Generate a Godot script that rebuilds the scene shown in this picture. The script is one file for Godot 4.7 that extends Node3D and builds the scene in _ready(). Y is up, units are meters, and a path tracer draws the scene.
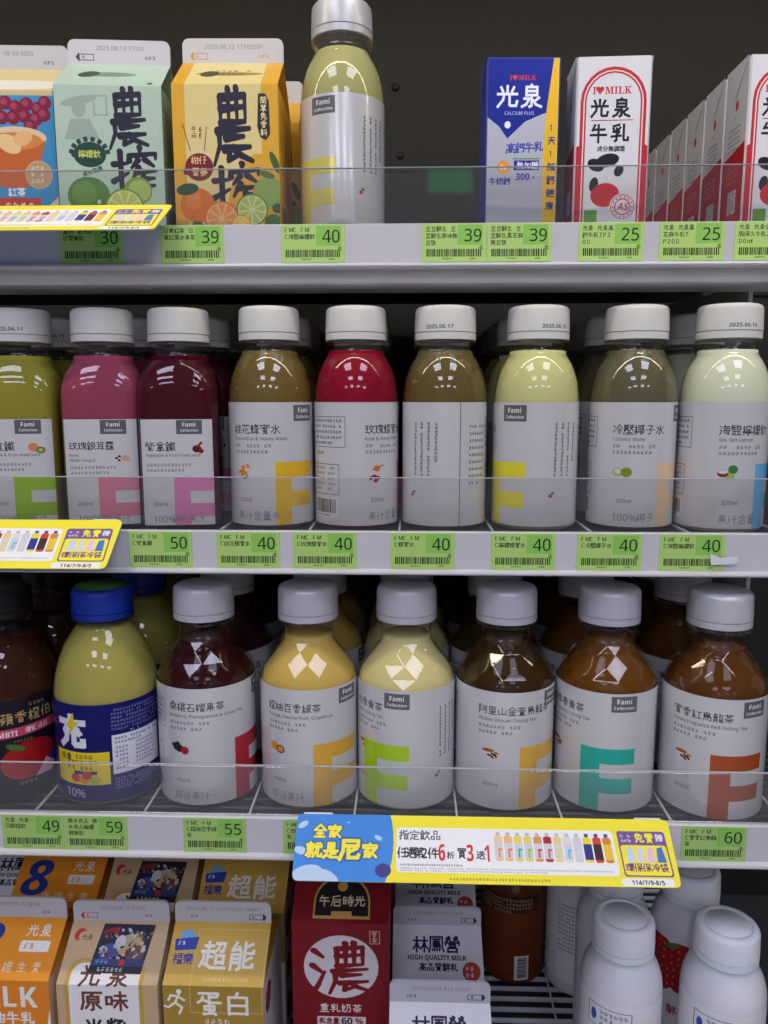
extends Node3D
# A convenience-store cooler: four shelves of bottled drinks, cartons and milk.
# Stroke lettering: each character is a set of pen strokes on a 20 by 20 grid; "@x,l,t,r,b" sets another character into a box.
const GLYPHS := {
"一": "1,10,19,10", "口": "3,4,3,17 3,4,17,4,17,17 3,16,17,16", "日": "4,2,4,18 4,2,16,2,16,18 4,10,16,10 4,17,16,17",
"白": "10,0,8,4 3,4,3,19 3,4,17,4,17,19 3,11,17,11 3,18,17,18", "田": "3,3,3,18 3,3,17,3,17,18 3,10,17,10 10,3,10,17 3,17,17,17",
"木": "1,6,19,6 10,1,10,20 10,6,7,12,1,16 10,6,13,12,19,16", "水": "10,1,10,18,8,19,6,17 2,6,7,6,5,12,1,17 18,4,13,9 11,8,14,13,19,18",
"氵": "4,2,14,5 2,8,12,11 2,19,8,16,15,11", "艹": "0,9,20,9 6,2,6,16 14,2,14,16",
"虫": "4,4,4,11 4,4,16,4,16,11 4,10,16,10 10,1,10,17 2,18,16,16 14,13,18,19",
"糸": "10,1,4,6,10,7 14,5,5,12,15,11 10,12,10,20 5,14,2,18 14,14,18,18",
"金": "10,0,1,8 10,0,19,8 5,8,15,8 3,12,17,12 10,8,10,18 5,14,7,17 15,14,13,17 1,19,19,19",
"飠": "10,0,1,8 10,0,19,7 6,6,14,6 5,9,15,9,15,15 5,9,5,19,12,17 5,12,15,12 5,15,15,15 12,16,18,19",
"王": "2,3,18,3 3,10,17,10 1,18,19,18 10,3,10,18", "女": "8,1,4,12,16,19 14,5,11,13,3,19 1,7,19,7",
"言": "10,0,11,3 1,5,19,5 4,9,16,9 4,12,16,12 4,15,4,20 4,15,16,15,16,20 4,19,16,19",
"貝": "4,1,4,14 4,1,16,1,16,14 4,5,16,5 4,10,16,10 4,14,16,14 7,15,2,20 13,15,18,20",
"灬": "3,4,1,18 8,4,9,16 13,4,14,16 17,4,19,18", "辶": "3,2,5,5 2,9,6,9,4,15 1,18,5,15,10,19,20,19",
"阝": "3,1,3,20 3,1,14,1,8,8,14,12,13,15,6,15", "亻": "14,0,2,12 9,8,9,20", "扌": "2,6,18,6 10,1,10,17,8,19,4,17 1,13,18,10",
"子": "4,2,15,2,10,7 10,7,10,18,8,19,5,17 1,10,19,10", "雨": "2,2,18,2 1,6,1,18 1,6,19,6,19,18 10,2,10,19 4,10,7,12 4,14,7,16 13,10,16,12 13,14,16,16",
"米": "4,2,6,6 16,2,14,6 1,9,19,9 10,1,10,20 9,9,2,17 11,9,18,17",
"光": "10,1,10,8 4,2,6,6 16,2,14,6 1,8,19,8 7,8,6,13,1,19 12,8,12,17,13,18,18,18,19,14",
"泉": "@白,3,0,17,10 10,10,10,18,8,19 3,12,8,12,5,17,1,19 17,11,13,14 11,13,14,17,19,19",
"牛": "6,1,3,7 4,6,17,6 1,12,19,12 10,1,10,20", "乳": "9,1,2,3 2,5,3,7 6,5,6,7 10,4,8,7 2,9,9,9,6,12 6,12,6,18,4,19 0,14,11,13 14,1,14,17,15,18,19,18,19,15",
"高": "10,0,10,3 1,3,19,3 6,6,6,9 6,6,14,6,14,9 6,9,14,9 2,12,2,20 2,12,18,12,18,20 7,14,7,18 7,14,13,14,13,18 7,17,13,17",
"鈣": "@金,0,0,9,20 10,3,20,3 15,3,15,8 15,6,19,6 11,5,11,10,19,10,18,18,15,19", "成": "3,5,18,5 3,5,3,12,1,19 3,10,9,10,8,15,6,15 11,1,13,13,19,19 17,8,11,17 14,1,17,3",
"分": "8,1,1,10 12,1,19,10 4,10,15,10,14,18,11,19 9,10,7,15,3,19", "無": "5,0,2,5 4,3,17,3 1,8,19,8 2,13,18,13 5,3,5,13 8,3,8,13 12,3,12,13 15,3,15,13 @灬,1,14,19,20",
"調": "@言,0,0,7,20 9,2,9,14,8,19 9,2,19,2,19,18,17,18 11,6,17,6 14,3,14,10 11,10,17,10 12,13,12,17 12,13,16,13,16,17 12,16,16,16",
"整": "1,3,9,3 2,5,2,8 2,5,8,5,8,8 5,1,5,10 13,1,10,6 12,3,18,3 17,3,11,10 12,5,19,10 2,12,18,12 10,12,10,19 10,15,16,15 5,15,5,19 1,19,19,19",
"加": "1,6,10,6,9,17,7,17 5,1,5,9,1,19 12,5,12,18 12,5,19,5,19,18 12,17,19,17", "糖": "@米,0,0,7,20 14,0,14,2 8,3,19,3 8,3,8,12,7,19 10,6,17,6,17,10 9,8,19,8 10,10,17,10 14,4,14,13 10,15,10,19 10,15,17,15,17,19 10,19,17,19",
"天": "3,3,17,3 1,9,19,9 10,3,9,10,2,19 10,9,18,19", "瓶": "3,1,4,4 8,1,7,4 1,6,10,6 0,11,11,11 3,6,3,12,1,19 8,6,8,19 12,3,20,3 14,3,12,18,16,17 13,8,17,8,17,16,18,18,20,18,20,15 14,11,15,14",
"健": "@亻,0,0,5,20 9,3,18,3,18,9 8,6,20,6 9,9,18,9 14,1,14,15 9,12,19,12 5,4,8,4,5,10,8,10,5,18 5,15,10,19,20,19", "康": "10,0,10,3 2,3,19,3 2,3,2,12,0,19 5,6,16,6,16,12 4,9,19,9 5,12,16,12 11,4,11,18,9,19 9,14,4,18 17,13,13,15 12,14,18,19",
"檸": "@木,0,0,7,20 13,0,13,2 7,5,7,3,19,3,19,5 8,7,8,9 11,6,11,9,15,9 17,6,18,8 8,11,18,11 8,11,8,14 11,11,11,14 15,11,15,14 18,11,18,14 7,14,20,14 8,16,19,16 13,16,13,20,11,20",
"檬": "@木,0,0,7,20 7,2,20,2 11,0,11,4 16,0,16,4 8,8,8,5,19,5,19,8 10,8,17,8 8,10,19,10 14,10,10,13 11,13,14,15,14,19,12,20 13,14,8,17 14,16,8,19 18,12,15,14 15,14,19,19",
"飲": "@飠,0,0,9,20 13,1,10,8 12,5,19,5,17,8 15,6,14,12,9,19 14,11,19,19", "柑": "@木,0,0,8,20 9,6,20,6 11,2,11,19 18,2,18,19 11,11,18,11 11,18,18,18",
"仔": "@亻,0,0,7,20 @子,8,0,20,20", "雷": "@雨,1,0,19,10 @田,3,11,17,20", "夢": "@艹,1,0,19,6 3,7,17,7,17,10 3,7,3,10,17,10 8,7,8,10 12,7,12,10 1,14,1,12,19,12,18,14 9,13,3,18 7,15,14,15,11,18,3,20",
"紅": "@糸,0,0,9,20 11,4,20,4 15,4,15,18 10,18,20,18", "茶": "@艹,1,0,19,7 10,6,2,12 10,6,18,12 3,13,17,13 10,10,10,20 7,15,4,18 13,15,16,18",
"果": "@田,3,0,17,11 1,12,19,12 10,9,10,20 9,12,2,18 11,12,18,18", "汁": "@氵,0,0,6,20 8,9,20,9 14,1,14,20", "綜": "@糸,0,0,8,20 14,0,14,3 8,6,8,3,20,3,20,6 10,8,18,8 8,12,20,12 14,12,14,19,12,20 11,14,8,18 17,14,20,18",
"合": "10,0,1,9 10,0,19,9 6,9,14,9 4,12,4,20 4,12,16,12,16,20 4,19,16,19", "玫": "@王,0,1,8,18 13,1,9,8 12,4,20,4 18,4,14,13,8,19 11,7,15,15,20,19",
"瑰": "@王,0,1,7,18 14,0,12,2 9,3,9,10 9,3,19,3,19,10 9,6,19,6 14,3,14,10 9,10,19,10 13,10,12,15,8,19 15,10,15,18,20,18,20,16 17,12,16,15,19,15",
"銀": "@金,0,0,8,20 10,2,10,19,14,16 10,2,18,2,18,9 10,5,18,5 10,9,18,9 19,11,15,14 12,10,20,19", "耳": "1,2,19,2 5,2,5,17 15,2,15,20 5,7,15,7 5,12,15,12 1,17,19,16",
"露": "@雨,1,0,19,8 @口,1,9,8,13 5,13,5,20 5,16,8,16 2,15,2,20 1,20,9,19 13,9,10,14 12,11,18,11,10,17 13,12,19,16 12,16,12,20 12,16,18,16,18,20 12,20,18,20",
"紫": "4,0,4,8 4,4,8,4 1,3,1,9 0,9,9,7 12,0,12,8,19,8,19,6 18,2,12,5 @糸,3,9,17,20", "拿": "10,0,2,6 10,0,18,6 6,6,14,6 6,8,6,11 6,8,14,8,14,11 6,11,14,11 15,12,5,13 4,15,16,15 1,18,19,18 10,13,10,20,8,20",
"鐵": "@金,0,0,7,20 8,3,15,3 11,1,11,5 8,6,16,6 8,8,8,11 8,8,13,8,13,11 8,11,13,11 8,13,14,13 8,15,13,15 8,18,14,17 11,13,11,17 16,1,17,12,20,19 19,10,14,19 18,2,20,5",
"綠": "@糸,0,0,8,20 12,1,19,1,18,5 12,1,11,5 11,5,19,5 8,8,20,8 14,8,14,18,12,19 9,10,11,13 8,18,12,14 18,10,15,13 15,13,20,18", "桂": "@木,0,0,8,20 10,4,19,4 14,1,14,8 9,8,20,8 10,13,19,13 14,10,14,18 9,18,20,18",
"花": "@艹,1,0,19,6 7,7,2,14 5,11,5,20 17,9,10,14 11,7,11,17,13,19,19,19,19,16", "蜂": "@虫,0,0,8,20 12,0,9,5 11,2,18,2,9,9 12,4,20,9 10,11,18,11 10,14,18,14 8,17,20,17 14,9,14,20",
"蜜": "10,0,10,2 1,5,1,2,19,2,19,5 4,6,3,9 7,5,7,8,9,9,14,9,15,7 10,4,11,6 15,4,6,9 17,6,18,8 @虫,4,10,16,20", "冷": "2,3,5,6 1,16,5,11 13,0,7,9 13,0,20,8 12,7,14,9 9,11,18,11,13,16 11,14,15,19",
"壓": "2,1,20,1 2,1,2,12,0,19 4,3,9,3,9,6 4,3,4,6,9,6 4,8,9,8,9,13 4,8,4,13 4,10,9,10 11,5,20,5 15,3,14,9,11,13 15,6,20,13 17,3,19,4 6,16,17,16 11,14,11,19 3,19,20,19",
"椰": "@木,0,0,6,20 7,2,14,2 8,2,8,15 12,2,12,19 8,6,12,6 8,10,12,10 6,15,14,14 @阝,14,0,21,20", "海": "@氵,0,0,6,20 10,0,7,6 9,3,19,3 10,6,9,16,18,16 10,6,18,6,17,18,15,19 7,11,20,11 13,7,14,10 13,12,14,15",
"鹽": "1,1,1,9 1,1,8,1 1,9,8,9 1,4,7,4,7,6,1,6 12,0,10,4 11,2,19,2 11,5,18,5,18,9 11,5,11,9,18,9 3,12,17,12 3,12,3,18 7,12,7,18 13,12,13,18 17,12,17,18 1,19,19,19",
"四": "2,4,2,18 2,4,18,4,18,18 8,4,7,11,4,13 12,4,12,11,16,11 2,17,18,17", "季": "15,0,5,2 1,5,19,5 10,2,10,9 10,5,2,10 10,5,18,10 5,11,15,11,10,14 10,14,10,19,8,20 1,16,19,16",
"春": "3,2,17,2 4,5,16,5 1,8,19,8 10,0,8,8,1,14 12,8,19,14 @日,5,10,15,20", "青": "3,3,17,3 4,6,16,6 1,9,19,9 10,0,10,9 5,11,5,17,3,20 5,11,15,11,15,19,13,20 5,14,15,14 5,16,15,16",
"桑": "7,0,13,0,7,6 8,1,14,6 1,5,8,5,2,11 3,6,9,11 11,5,18,5,12,11 13,6,19,11 1,13,19,13 10,11,10,20 9,13,2,19 11,13,18,19", "椹": "@木,0,0,7,20 8,3,20,3 11,0,11,13 17,0,17,13 11,6,17,6 11,9,17,9 8,13,20,13 12,14,10,17 15,14,17,16 8,19,20,19 9,15,9,19",
"石": "2,3,18,3 10,3,7,10,1,15 6,11,6,20 6,11,17,11,17,20 6,19,17,19", "榴": "@木,0,0,7,20 12,1,9,3,9,9 9,8,13,7 12,5,14,9 14,2,20,2,19,9,17,9 16,2,15,7,13,9 @田,9,11,20,20",
"橙": "@木,0,0,7,20 9,1,13,1,8,8 9,4,11,5 19,1,15,3 14,1,19,8 18,4,16,5 11,9,17,9 11,12,11,15 11,12,17,12,17,15 11,15,17,15 11,16,12,18 17,16,16,18 8,19,20,19", "柚": "@木,0,0,8,20 10,6,10,19 10,6,19,6,19,19 10,12,19,12 14,1,14,18 10,18,19,18",
"百": "1,2,19,2 10,2,8,6 4,6,4,20 4,6,16,6,16,20 4,13,16,13 4,19,16,19", "香": "15,0,5,2 1,5,19,5 10,2,10,10 10,5,2,10 10,5,18,10 @日,5,11,15,20", "阿": "@阝,0,0,8,20 8,3,20,3 18,3,18,18,15,19 10,7,10,14 10,7,15,7,15,14 10,13,15,13",
"里": "4,2,4,12 4,2,16,2,16,12 4,7,16,7 4,12,16,12 10,2,10,19 3,15,17,15 1,19,19,19", "山": "10,2,10,17 2,7,2,18 2,17,18,17 18,7,18,18", "萱": "@艹,1,0,19,6 10,5,10,7 2,10,2,8,18,8,18,10 5,11,15,11 6,13,6,17 6,13,14,13,14,17 6,15,14,15 6,17,14,17 3,19,17,19",
"烏": "10,0,8,3 4,3,4,13 4,3,15,3,15,8 4,6,15,6 4,8,15,8 4,12,18,12,17,19,15,19 4,10,17,10 4,15,3,19 7,15,8,18 11,15,12,18", "龍": "5,0,5,2 1,3,9,3 3,4,4,7 7,4,6,7 0,8,10,8 2,10,2,20 2,10,8,10,8,19,7,20 2,13,8,13 2,16,8,16 13,0,13,8 13,3,19,3 12,7,19,7,19,11 13,11,19,11 13,11,13,18,14,19,20,19,20,17 14,14,19,14 14,16,19,16",
"充": "10,0,10,3 1,4,19,4 9,4,5,10,15,9 13,7,16,11 7,11,6,15,2,19 12,10,12,17,13,18,18,18,18,15", "蘋": "@艹,1,0,19,5 5,6,5,12 5,8,9,8 2,8,2,12 0,12,9,12 5,13,5,17 8,14,2,20 2,14,3,16 11,6,20,6 15,6,14,8 12,8,12,16 12,8,19,8,19,16 12,11,19,11 12,13,19,13 12,16,19,16 14,17,11,20 17,17,20,20",
"伯": "@亻,0,0,7,20 @白,8,0,20,20", "爵": "14,0,4,1 4,2,5,4 9,2,9,4 15,1,13,4 3,6,17,6,17,9 3,6,3,9,17,9 8,6,8,9 12,6,12,9 3,11,3,19,8,17 3,11,9,11,9,15 3,13,9,13 11,14,19,14 16,11,16,19,14,20",
"原": "2,2,19,2 2,2,2,12,0,19 11,3,9,5 6,6,6,12 6,6,16,6,16,12 6,9,16,9 6,12,16,12 11,12,11,19,9,20 7,14,4,18 14,14,18,18", "味": "@口,0,4,7,16 9,5,19,5 8,10,20,10 14,1,14,20 13,10,8,17 15,10,20,17",
"漿": "4,0,4,11 1,2,1,5,4,5 0,8,4,8 8,1,6,4 8,2,14,2,8,7 10,7,19,7 16,4,16,11,14,11 11,8,12,10 10,11,10,19,8,20 3,13,8,13,2,19 17,12,13,15 11,14,18,19",
"超": "2,3,9,3 5,0,5,12 0,7,10,7 5,11,9,11 2,9,2,13,0,18 5,12,5,17 1,15,9,19,20,19 11,1,18,1,17,7,15,7 14,1,13,5,10,8 12,10,12,16 12,10,18,10,18,16 12,15,18,15",
"能": "5,0,2,6,8,5 7,3,9,7 2,9,2,20 2,9,9,9,9,19,7,20 2,12,9,12 2,15,9,15 18,1,12,4 12,0,12,8,19,8,19,6 18,11,12,14 12,10,12,18,19,18,19,16", "蛋": "2,1,17,1,16,4 10,1,10,8 10,4,15,4 5,4,4,7,1,9 4,6,10,9,19,9 @虫,4,10,16,20",
"福": "4,0,6,3 1,5,8,5,1,13 5,9,5,20 6,9,9,12 10,1,20,1 11,4,11,8 11,4,18,4,18,8 11,8,18,8 @田,10,11,20,20", "樂": "10,0,8,2 7,2,7,9 7,2,13,2,13,9 7,5,13,5 7,9,13,9 4,1,1,4,4,5 5,4,1,9,5,8 17,1,14,4,17,5 18,4,15,9,19,8 1,12,19,12 10,10,10,20 9,12,2,19 11,12,18,19",
"午": "6,1,2,8 5,5,17,5 1,11,19,11 10,5,10,20", "后": "16,1,4,3 4,3,4,11,1,19 4,8,19,8 7,12,7,20 7,12,17,12,17,20 7,19,17,19", "時": "@日,0,2,7,17 10,4,19,4 14,0,14,8 9,8,20,8 9,12,20,12 17,9,17,18,14,19 11,14,13,16",
"農": "4,2,4,9 4,2,16,2,16,9 8,0,8,9 12,0,12,9 4,5,16,5 4,9,16,9 2,11,18,11 3,11,3,15,0,20 6,13,15,13 5,16,18,16 8,16,7,19,12,18 10,16,13,18,19,20", "濃": "@氵,0,0,6,20 @農,6,0,20,20",
"搾": "@扌,0,0,8,20 13,0,13,2 8,5,8,3,20,3,20,5 12,5,9,8 15,5,19,8 12,8,9,13 11,10,20,10 14,10,14,20 14,13,19,13 14,16,19,16", "榨": "@木,0,0,7,20 13,0,13,2 8,5,8,3,20,3,20,5 12,5,9,8 15,5,19,8 12,8,9,13 11,10,20,10 14,10,14,20 14,13,19,13 14,16,19,16",
"重": "14,0,5,2 2,4,18,4 5,6,5,12 5,6,15,6,15,12 5,9,15,9 5,12,15,12 10,2,10,19 3,15,17,15 1,19,19,19", "奶": "@女,0,0,9,20 10,2,18,2,16,8,19,9,18,18,15,18 13,2,12,12,9,19",
"含": "10,0,1,7 10,0,19,7 8,5,12,6 5,8,14,8,11,11 4,13,4,20 4,13,16,13,16,20 4,19,16,19", "量": "5,0,5,6 5,0,15,0,15,6 5,3,15,3 5,6,15,6 1,8,19,8 5,10,5,15 5,10,15,10,15,15 5,12,15,12 5,15,15,15 10,10,10,19 3,17,17,17 1,19,19,19",
"未": "3,4,17,4 1,9,19,9 10,0,10,20 10,9,2,17 10,9,18,17", "林": "@木,0,0,10,20 @木,10,0,20,20", "鳳": "2,1,2,12,0,20 2,1,18,1,18,15,20,19 5,4,15,4 10,5,9,6 6,7,6,13 6,7,14,7,14,10 6,9,14,9 6,11,15,11 6,13,15,13,14,18 5,16,5,18 8,15,8,18 11,15,11,18",
"營": "2,2,3,4 7,1,6,4 5,0,4,5,1,7 6,4,9,7 12,2,13,4 17,1,16,4 15,0,14,5,11,7 16,4,19,7 1,11,1,8,19,8,19,11 6,10,6,13 6,10,14,10,14,13 6,13,14,13 4,15,4,20 4,15,16,15,16,20 4,19,16,19",
"品": "@口,5,0,15,9 @口,0,10,9,20 @口,11,10,20,20", "質": "8,0,3,1,2,8 3,4,9,4 6,4,6,8 17,0,12,1,11,8 12,4,19,4 16,4,16,8 @貝,3,9,17,20", "鮮": "4,0,0,5 3,2,8,2,6,5 1,5,1,13 1,5,9,5,9,13 5,5,5,13 1,9,9,9 1,13,9,13 @灬,0,14,10,20 13,0,14,3 18,0,17,3 11,5,20,5 12,9,19,9 10,13,21,13 15,5,15,20",
"全": "10,0,1,9 10,0,19,9 5,9,15,9 5,14,15,14 10,9,10,19 2,19,18,19", "家": "10,0,10,3 1,7,1,3,19,3,19,7 4,7,16,7 9,7,3,12 7,10,11,14,11,18,8,19 9,12,3,16 11,14,3,19 17,9,12,13 12,12,19,19",
"就": "5,0,5,2 0,3,10,3 2,6,2,9 2,6,8,6,8,9 2,9,8,9 5,9,5,18,3,19 3,12,0,17 7,12,10,16 10,6,20,6 14,1,13,11,9,19 15,8,15,18,20,18,20,15 17,1,19,4", "是": "@日,4,0,16,9 1,11,19,11 10,11,10,18 10,14,16,14 5,13,4,16,1,20 4,16,10,19,19,19",
"尼": "3,2,17,2,17,7 3,2,3,12,0,20 3,7,17,7 16,9,8,13 8,9,8,18,17,18,18,15", "指": "@扌,0,0,8,20 17,1,10,4 9,0,9,8,19,8,19,6 @日,9,10,20,20", "定": "10,0,10,3 1,7,1,4,19,4,19,7 4,9,16,9 10,9,10,18 10,13,16,13 5,12,4,16,1,20 4,16,10,19,19,19",
"任": "@亻,0,0,6,20 18,1,8,4 7,10,20,10 14,3,14,18 8,18,19,18", "選": "@辶,0,0,20,20 8,1,12,1,12,4,8,4,8,6,12,6 14,1,18,1,18,4,14,4,14,6,18,6 8,9,19,9 11,7,11,12 16,7,16,12 7,12,20,12 11,13,8,16 16,13,19,16",
"第": "5,0,2,4 4,2,9,2 6,2,7,4 14,0,11,4 13,2,19,2 15,2,16,4 4,6,15,6,15,9 4,9,15,9 4,9,3,13,17,13,16,17,14,18 10,6,10,20 9,13,2,19", "件": "@亻,0,0,7,20 11,2,8,9 10,6,19,6 7,12,20,12 14,1,14,20", "折": "@扌,0,0,8,20 18,1,11,4,11,11,9,19 11,9,20,9 16,9,16,20",
"買": "3,1,17,1,17,5 3,1,3,5,17,5 8,1,8,5 12,1,12,5 @貝,3,7,17,20", "送": "@辶,0,0,20,20 10,1,12,4 17,1,15,4 8,5,19,5 7,9,20,9 13,5,12,11,8,16 14,10,19,16", "免": "7,0,2,6 6,2,13,2,11,5 4,5,4,11 4,5,16,5,16,11 4,11,16,11 10,5,8,12,2,19 12,11,12,18,19,18,19,15",
"費": "3,1,17,1,17,4 3,4,17,4 3,4,2,7,18,7,17,9 8,0,7,9 12,0,12,9 @貝,4,9,16,20", "環": "@王,0,1,7,18 9,1,20,1,20,4 9,1,9,4,20,4 13,1,13,4 16,1,16,4 8,6,20,6 11,8,11,11 11,8,18,8,18,11 11,11,18,11 13,11,8,17 12,13,12,19,14,17 18,12,16,14 14,13,20,19",
"保": "@亻,0,0,6,20 9,1,9,7 9,1,18,1,18,7 9,7,18,7 7,11,20,11 13,7,13,20 13,11,8,18 14,11,20,18", "袋": "5,0,1,6 4,3,4,9 7,4,18,3 12,0,14,7,18,9 15,0,17,1 10,9,10,12 1,12,19,12 9,12,3,17 6,14,6,20,10,17 17,13,13,15 11,13,18,20",
"維": "@糸,0,0,8,20 11,0,8,7 10,4,10,20 15,0,16,3 10,4,20,4 10,9,19,9 10,14,19,14 10,19,20,19 15,4,15,19", "生": "6,1,2,8 5,6,17,6 10,1,10,18 4,12,16,12 1,18,19,18", "素": "3,2,17,2 4,5,16,5 1,8,19,8 10,0,10,8 @糸,3,9,17,20",
"纖": "@糸,0,0,8,20 10,0,8,4 13,0,11,4 9,6,15,6 12,3,12,12 9,9,15,9 9,12,15,12 9,15,16,15 16,1,17,12,20,19 19,9,15,18", "元": "4,3,16,3 1,8,19,8 7,8,6,13,1,19 12,8,12,17,13,18,19,18,19,14",
"豆": "2,2,18,2 5,6,5,11 5,6,15,6,15,11 5,11,15,11 6,13,7,17 14,13,13,17 1,19,19,19", "黑": "4,1,4,9 4,1,16,1,16,9 7,3,8,6 13,3,12,6 4,9,16,9 10,1,10,15 3,12,17,12 1,15,19,15 @灬,1,15,19,20", "芝": "@艹,1,0,19,6 10,6,11,9 4,10,15,10,5,16 2,18,6,15,12,19,19,19",
"麻": "10,0,10,3 2,3,19,3 2,3,2,12,0,19 5,8,11,8 8,5,8,19 8,9,4,15 8,9,11,13 12,8,20,8 16,5,16,19 16,9,12,15 16,9,20,14", "脂": "1,1,1,12,0,19 1,1,7,1,7,18,5,19 1,6,7,6 1,11,7,11 18,1,11,4 10,0,10,8,19,8,19,6 @日,10,10,19,20",
"久": "8,1,2,9 7,4,14,4,11,12,2,19 10,9,18,19", "東": "1,3,19,3 4,6,4,12 4,6,16,6,16,12 4,9,16,9 4,12,16,12 10,0,10,20 9,12,2,18 11,12,18,18", "料": "@米,0,0,9,20 12,2,14,4 11,7,13,9 10,14,20,12 17,1,17,20",
"單": "@口,2,0,9,5 @口,11,0,18,5 @田,4,5,16,14 1,16,19,16 10,13,10,20", "簡": "5,0,2,4 4,2,9,2 14,0,11,4 13,2,19,2 2,5,2,20 2,5,8,5,8,10 2,10,8,10 12,5,12,10 12,5,18,5,18,19,16,20 12,10,18,10 @日,6,12,14,19",
"的": "6,0,4,4 1,4,1,18 1,4,8,4,8,18 1,11,8,11 1,17,8,17 13,0,10,7 12,4,19,4,18,17,15,18 13,9,15,12", "贈": "@貝,0,0,8,20 11,0,13,3 18,0,16,3 9,4,9,11 9,4,20,4,20,11 9,7,20,7 14,4,14,11 9,11,20,11 @日,10,12,19,20", "地": "0,7,8,7 4,2,4,16 0,17,8,15 9,8,20,5,19,13,17,13 14,2,14,15 11,4,11,17,12,18,19,18,20,15",
"良": "10,0,11,3 5,3,5,18,10,15 5,3,15,3,15,10 5,6,15,6 5,10,15,10 17,11,13,13 9,10,18,19",
"の": "11,4,8,14,5,16,3,12,5,6,10,3,16,5,17,11,15,16,11,18", "た": "3,5,13,5 8,1,3,18 11,10,18,9 11,17,18,18", "め": "5,4,9,16 14,2,10,12,5,16,2,12,8,6,14,6,17,11,15,16,12,18",
}

class Pad:
	# A sheet of print: shapes and lettering set in millimetres, drawn at twice the size and halved at the end.
	static var cut := {}
	static var typed := {}
	var im: Image
	var k := 1.0
	var T := Transform2D()
	var dice := RandomNumberGenerator.new()

	func _init(w: float, h: float, ppm: float, bg: Color) -> void:
		k = ppm * 2.0
		im = Image.create_empty(int(round(w * ppm)) * 2, int(round(h * ppm)) * 2, false, Image.FORMAT_RGB8)
		im.fill(bg)
		dice.seed = int(w * 31 + h * 7)

	func poly(p: PackedVector2Array, c: Color) -> void:
		var n := p.size()
		var q := PackedVector2Array()
		q.resize(n)
		var lo := 1e9
		var hi := -1e9
		for i in n:
			q[i] = (T * p[i]) * k
			lo = minf(lo, q[i].y)
			hi = maxf(hi, q[i].y)
		var y0 := maxi(0, int(ceil(lo - 0.5)))
		var y1 := mini(im.get_height() - 1, int(floor(hi - 0.5)))
		for y in range(y0, y1 + 1):
			var yc := y + 0.5
			var xs := PackedFloat32Array()
			var a := q[n - 1]
			for i in n:
				var b := q[i]
				if (a.y <= yc) != (b.y <= yc):
					xs.append(a.x + (yc - a.y) / (b.y - a.y) * (b.x - a.x))
				a = b
			if xs.size() > 2:
				xs.sort()
			for i in range(0, xs.size() - 1, 2):
				var l := int(round(minf(xs[i], xs[i + 1])))
				var r := int(round(maxf(xs[i], xs[i + 1])))
				if r > l:
					im.fill_rect(Rect2i(l, y, r - l, 1), c)

	func rect(x: float, y: float, w: float, h: float, c: Color) -> void:
		if T == Transform2D():
			im.fill_rect(Rect2i(int(round(x * k)), int(round(y * k)), maxi(1, int(round(w * k))), maxi(1, int(round(h * k)))), c)
		else:
			poly(PackedVector2Array([Vector2(x, y), Vector2(x + w, y), Vector2(x + w, y + h), Vector2(x, y + h)]), c)

	func frame(x: float, y: float, w: float, h: float, t: float, c: Color) -> void:
		rect(x, y, w, t, c)
		rect(x, y + h - t, w, t, c)
		rect(x, y, t, h, c)
		rect(x + w - t, y, t, h, c)

	func round_rect(x: float, y: float, w: float, h: float, r: float, c: Color) -> void:
		var p := PackedVector2Array()
		for q in 4:
			var o := Vector2(x + (w - r if q < 1 or q > 2 else r), y + (h - r if q < 2 else r))
			for i in 7:
				var a := (q + i / 6.0) * PI / 2
				p.append(o + Vector2(cos(a), sin(a)) * r)
		poly(p, c)

	func oval(x: float, y: float, rx: float, ry: float, c: Color, turn := 0.0, from := 0.0, to := TAU) -> void:
		var p := PackedVector2Array()
		var n := 30
		for i in n + (0 if to - from > 6.28 else 1):
			var a := from + (to - from) * i / n
			p.append(Vector2(x, y) + Vector2(cos(a) * rx, sin(a) * ry).rotated(turn))
		poly(p, c)

	func line(a: Vector2, b: Vector2, w: float, c: Color) -> void:
		var d := (b - a).normalized() * w / 2
		var n := Vector2(-d.y, d.x)
		var e := d * 0.7
		poly(PackedVector2Array([a - e + n, b + e + n, b + e - n, a - e - n]), c)

	func path(p: PackedVector2Array, w: float, c: Color) -> void:
		for i in p.size() - 1:
			line(p[i], p[i + 1], w, c)

	func brush(p: PackedVector2Array, w: float, c: Color) -> void:
		var n := p.size()
		for i in n - 1:
			var w0 := w * lerpf(1.2, 0.6, float(i) / (n - 1)) / 2
			var w1 := w * lerpf(1.2, 0.6, float(i + 1) / (n - 1)) / 2
			var d := (p[i + 1] - p[i]).normalized()
			var m := Vector2(-d.y, d.x)
			poly(PackedVector2Array([p[i] + m * w0, p[i + 1] + m * w1, p[i + 1] - m * w1, p[i] - m * w0]), c)
			oval(p[i].x, p[i].y, w0 * 1.1, w0 * 0.9, c, 0.6)
			oval(p[i + 1].x, p[i + 1].y, w1, w1, c)

	static func strokes(ch: String) -> Array:
		if not cut.has(ch):
			var out := []
			for tok in GLYPHS[ch].split(" ", false):
				var sub: bool = tok.begins_with("@")
				var v: PackedStringArray = (tok.substr(3) if sub else tok).split(",")
				if sub:
					var o := Vector2(float(v[0]), float(v[1])) / 20
					var s := Vector2(float(v[2]), float(v[3])) / 20 - o
					for g in strokes(tok[1]):
						var m := PackedVector2Array()
						for pt in g:
							m.append(o + pt * s)
						out.append(m)
				else:
					var m := PackedVector2Array()
					for i in range(0, v.size() - 1, 2):
						m.append(Vector2(float(v[i]), float(v[i + 1])) / 20)
					out.append(m)
			cut[ch] = out
		return cut[ch]

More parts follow.
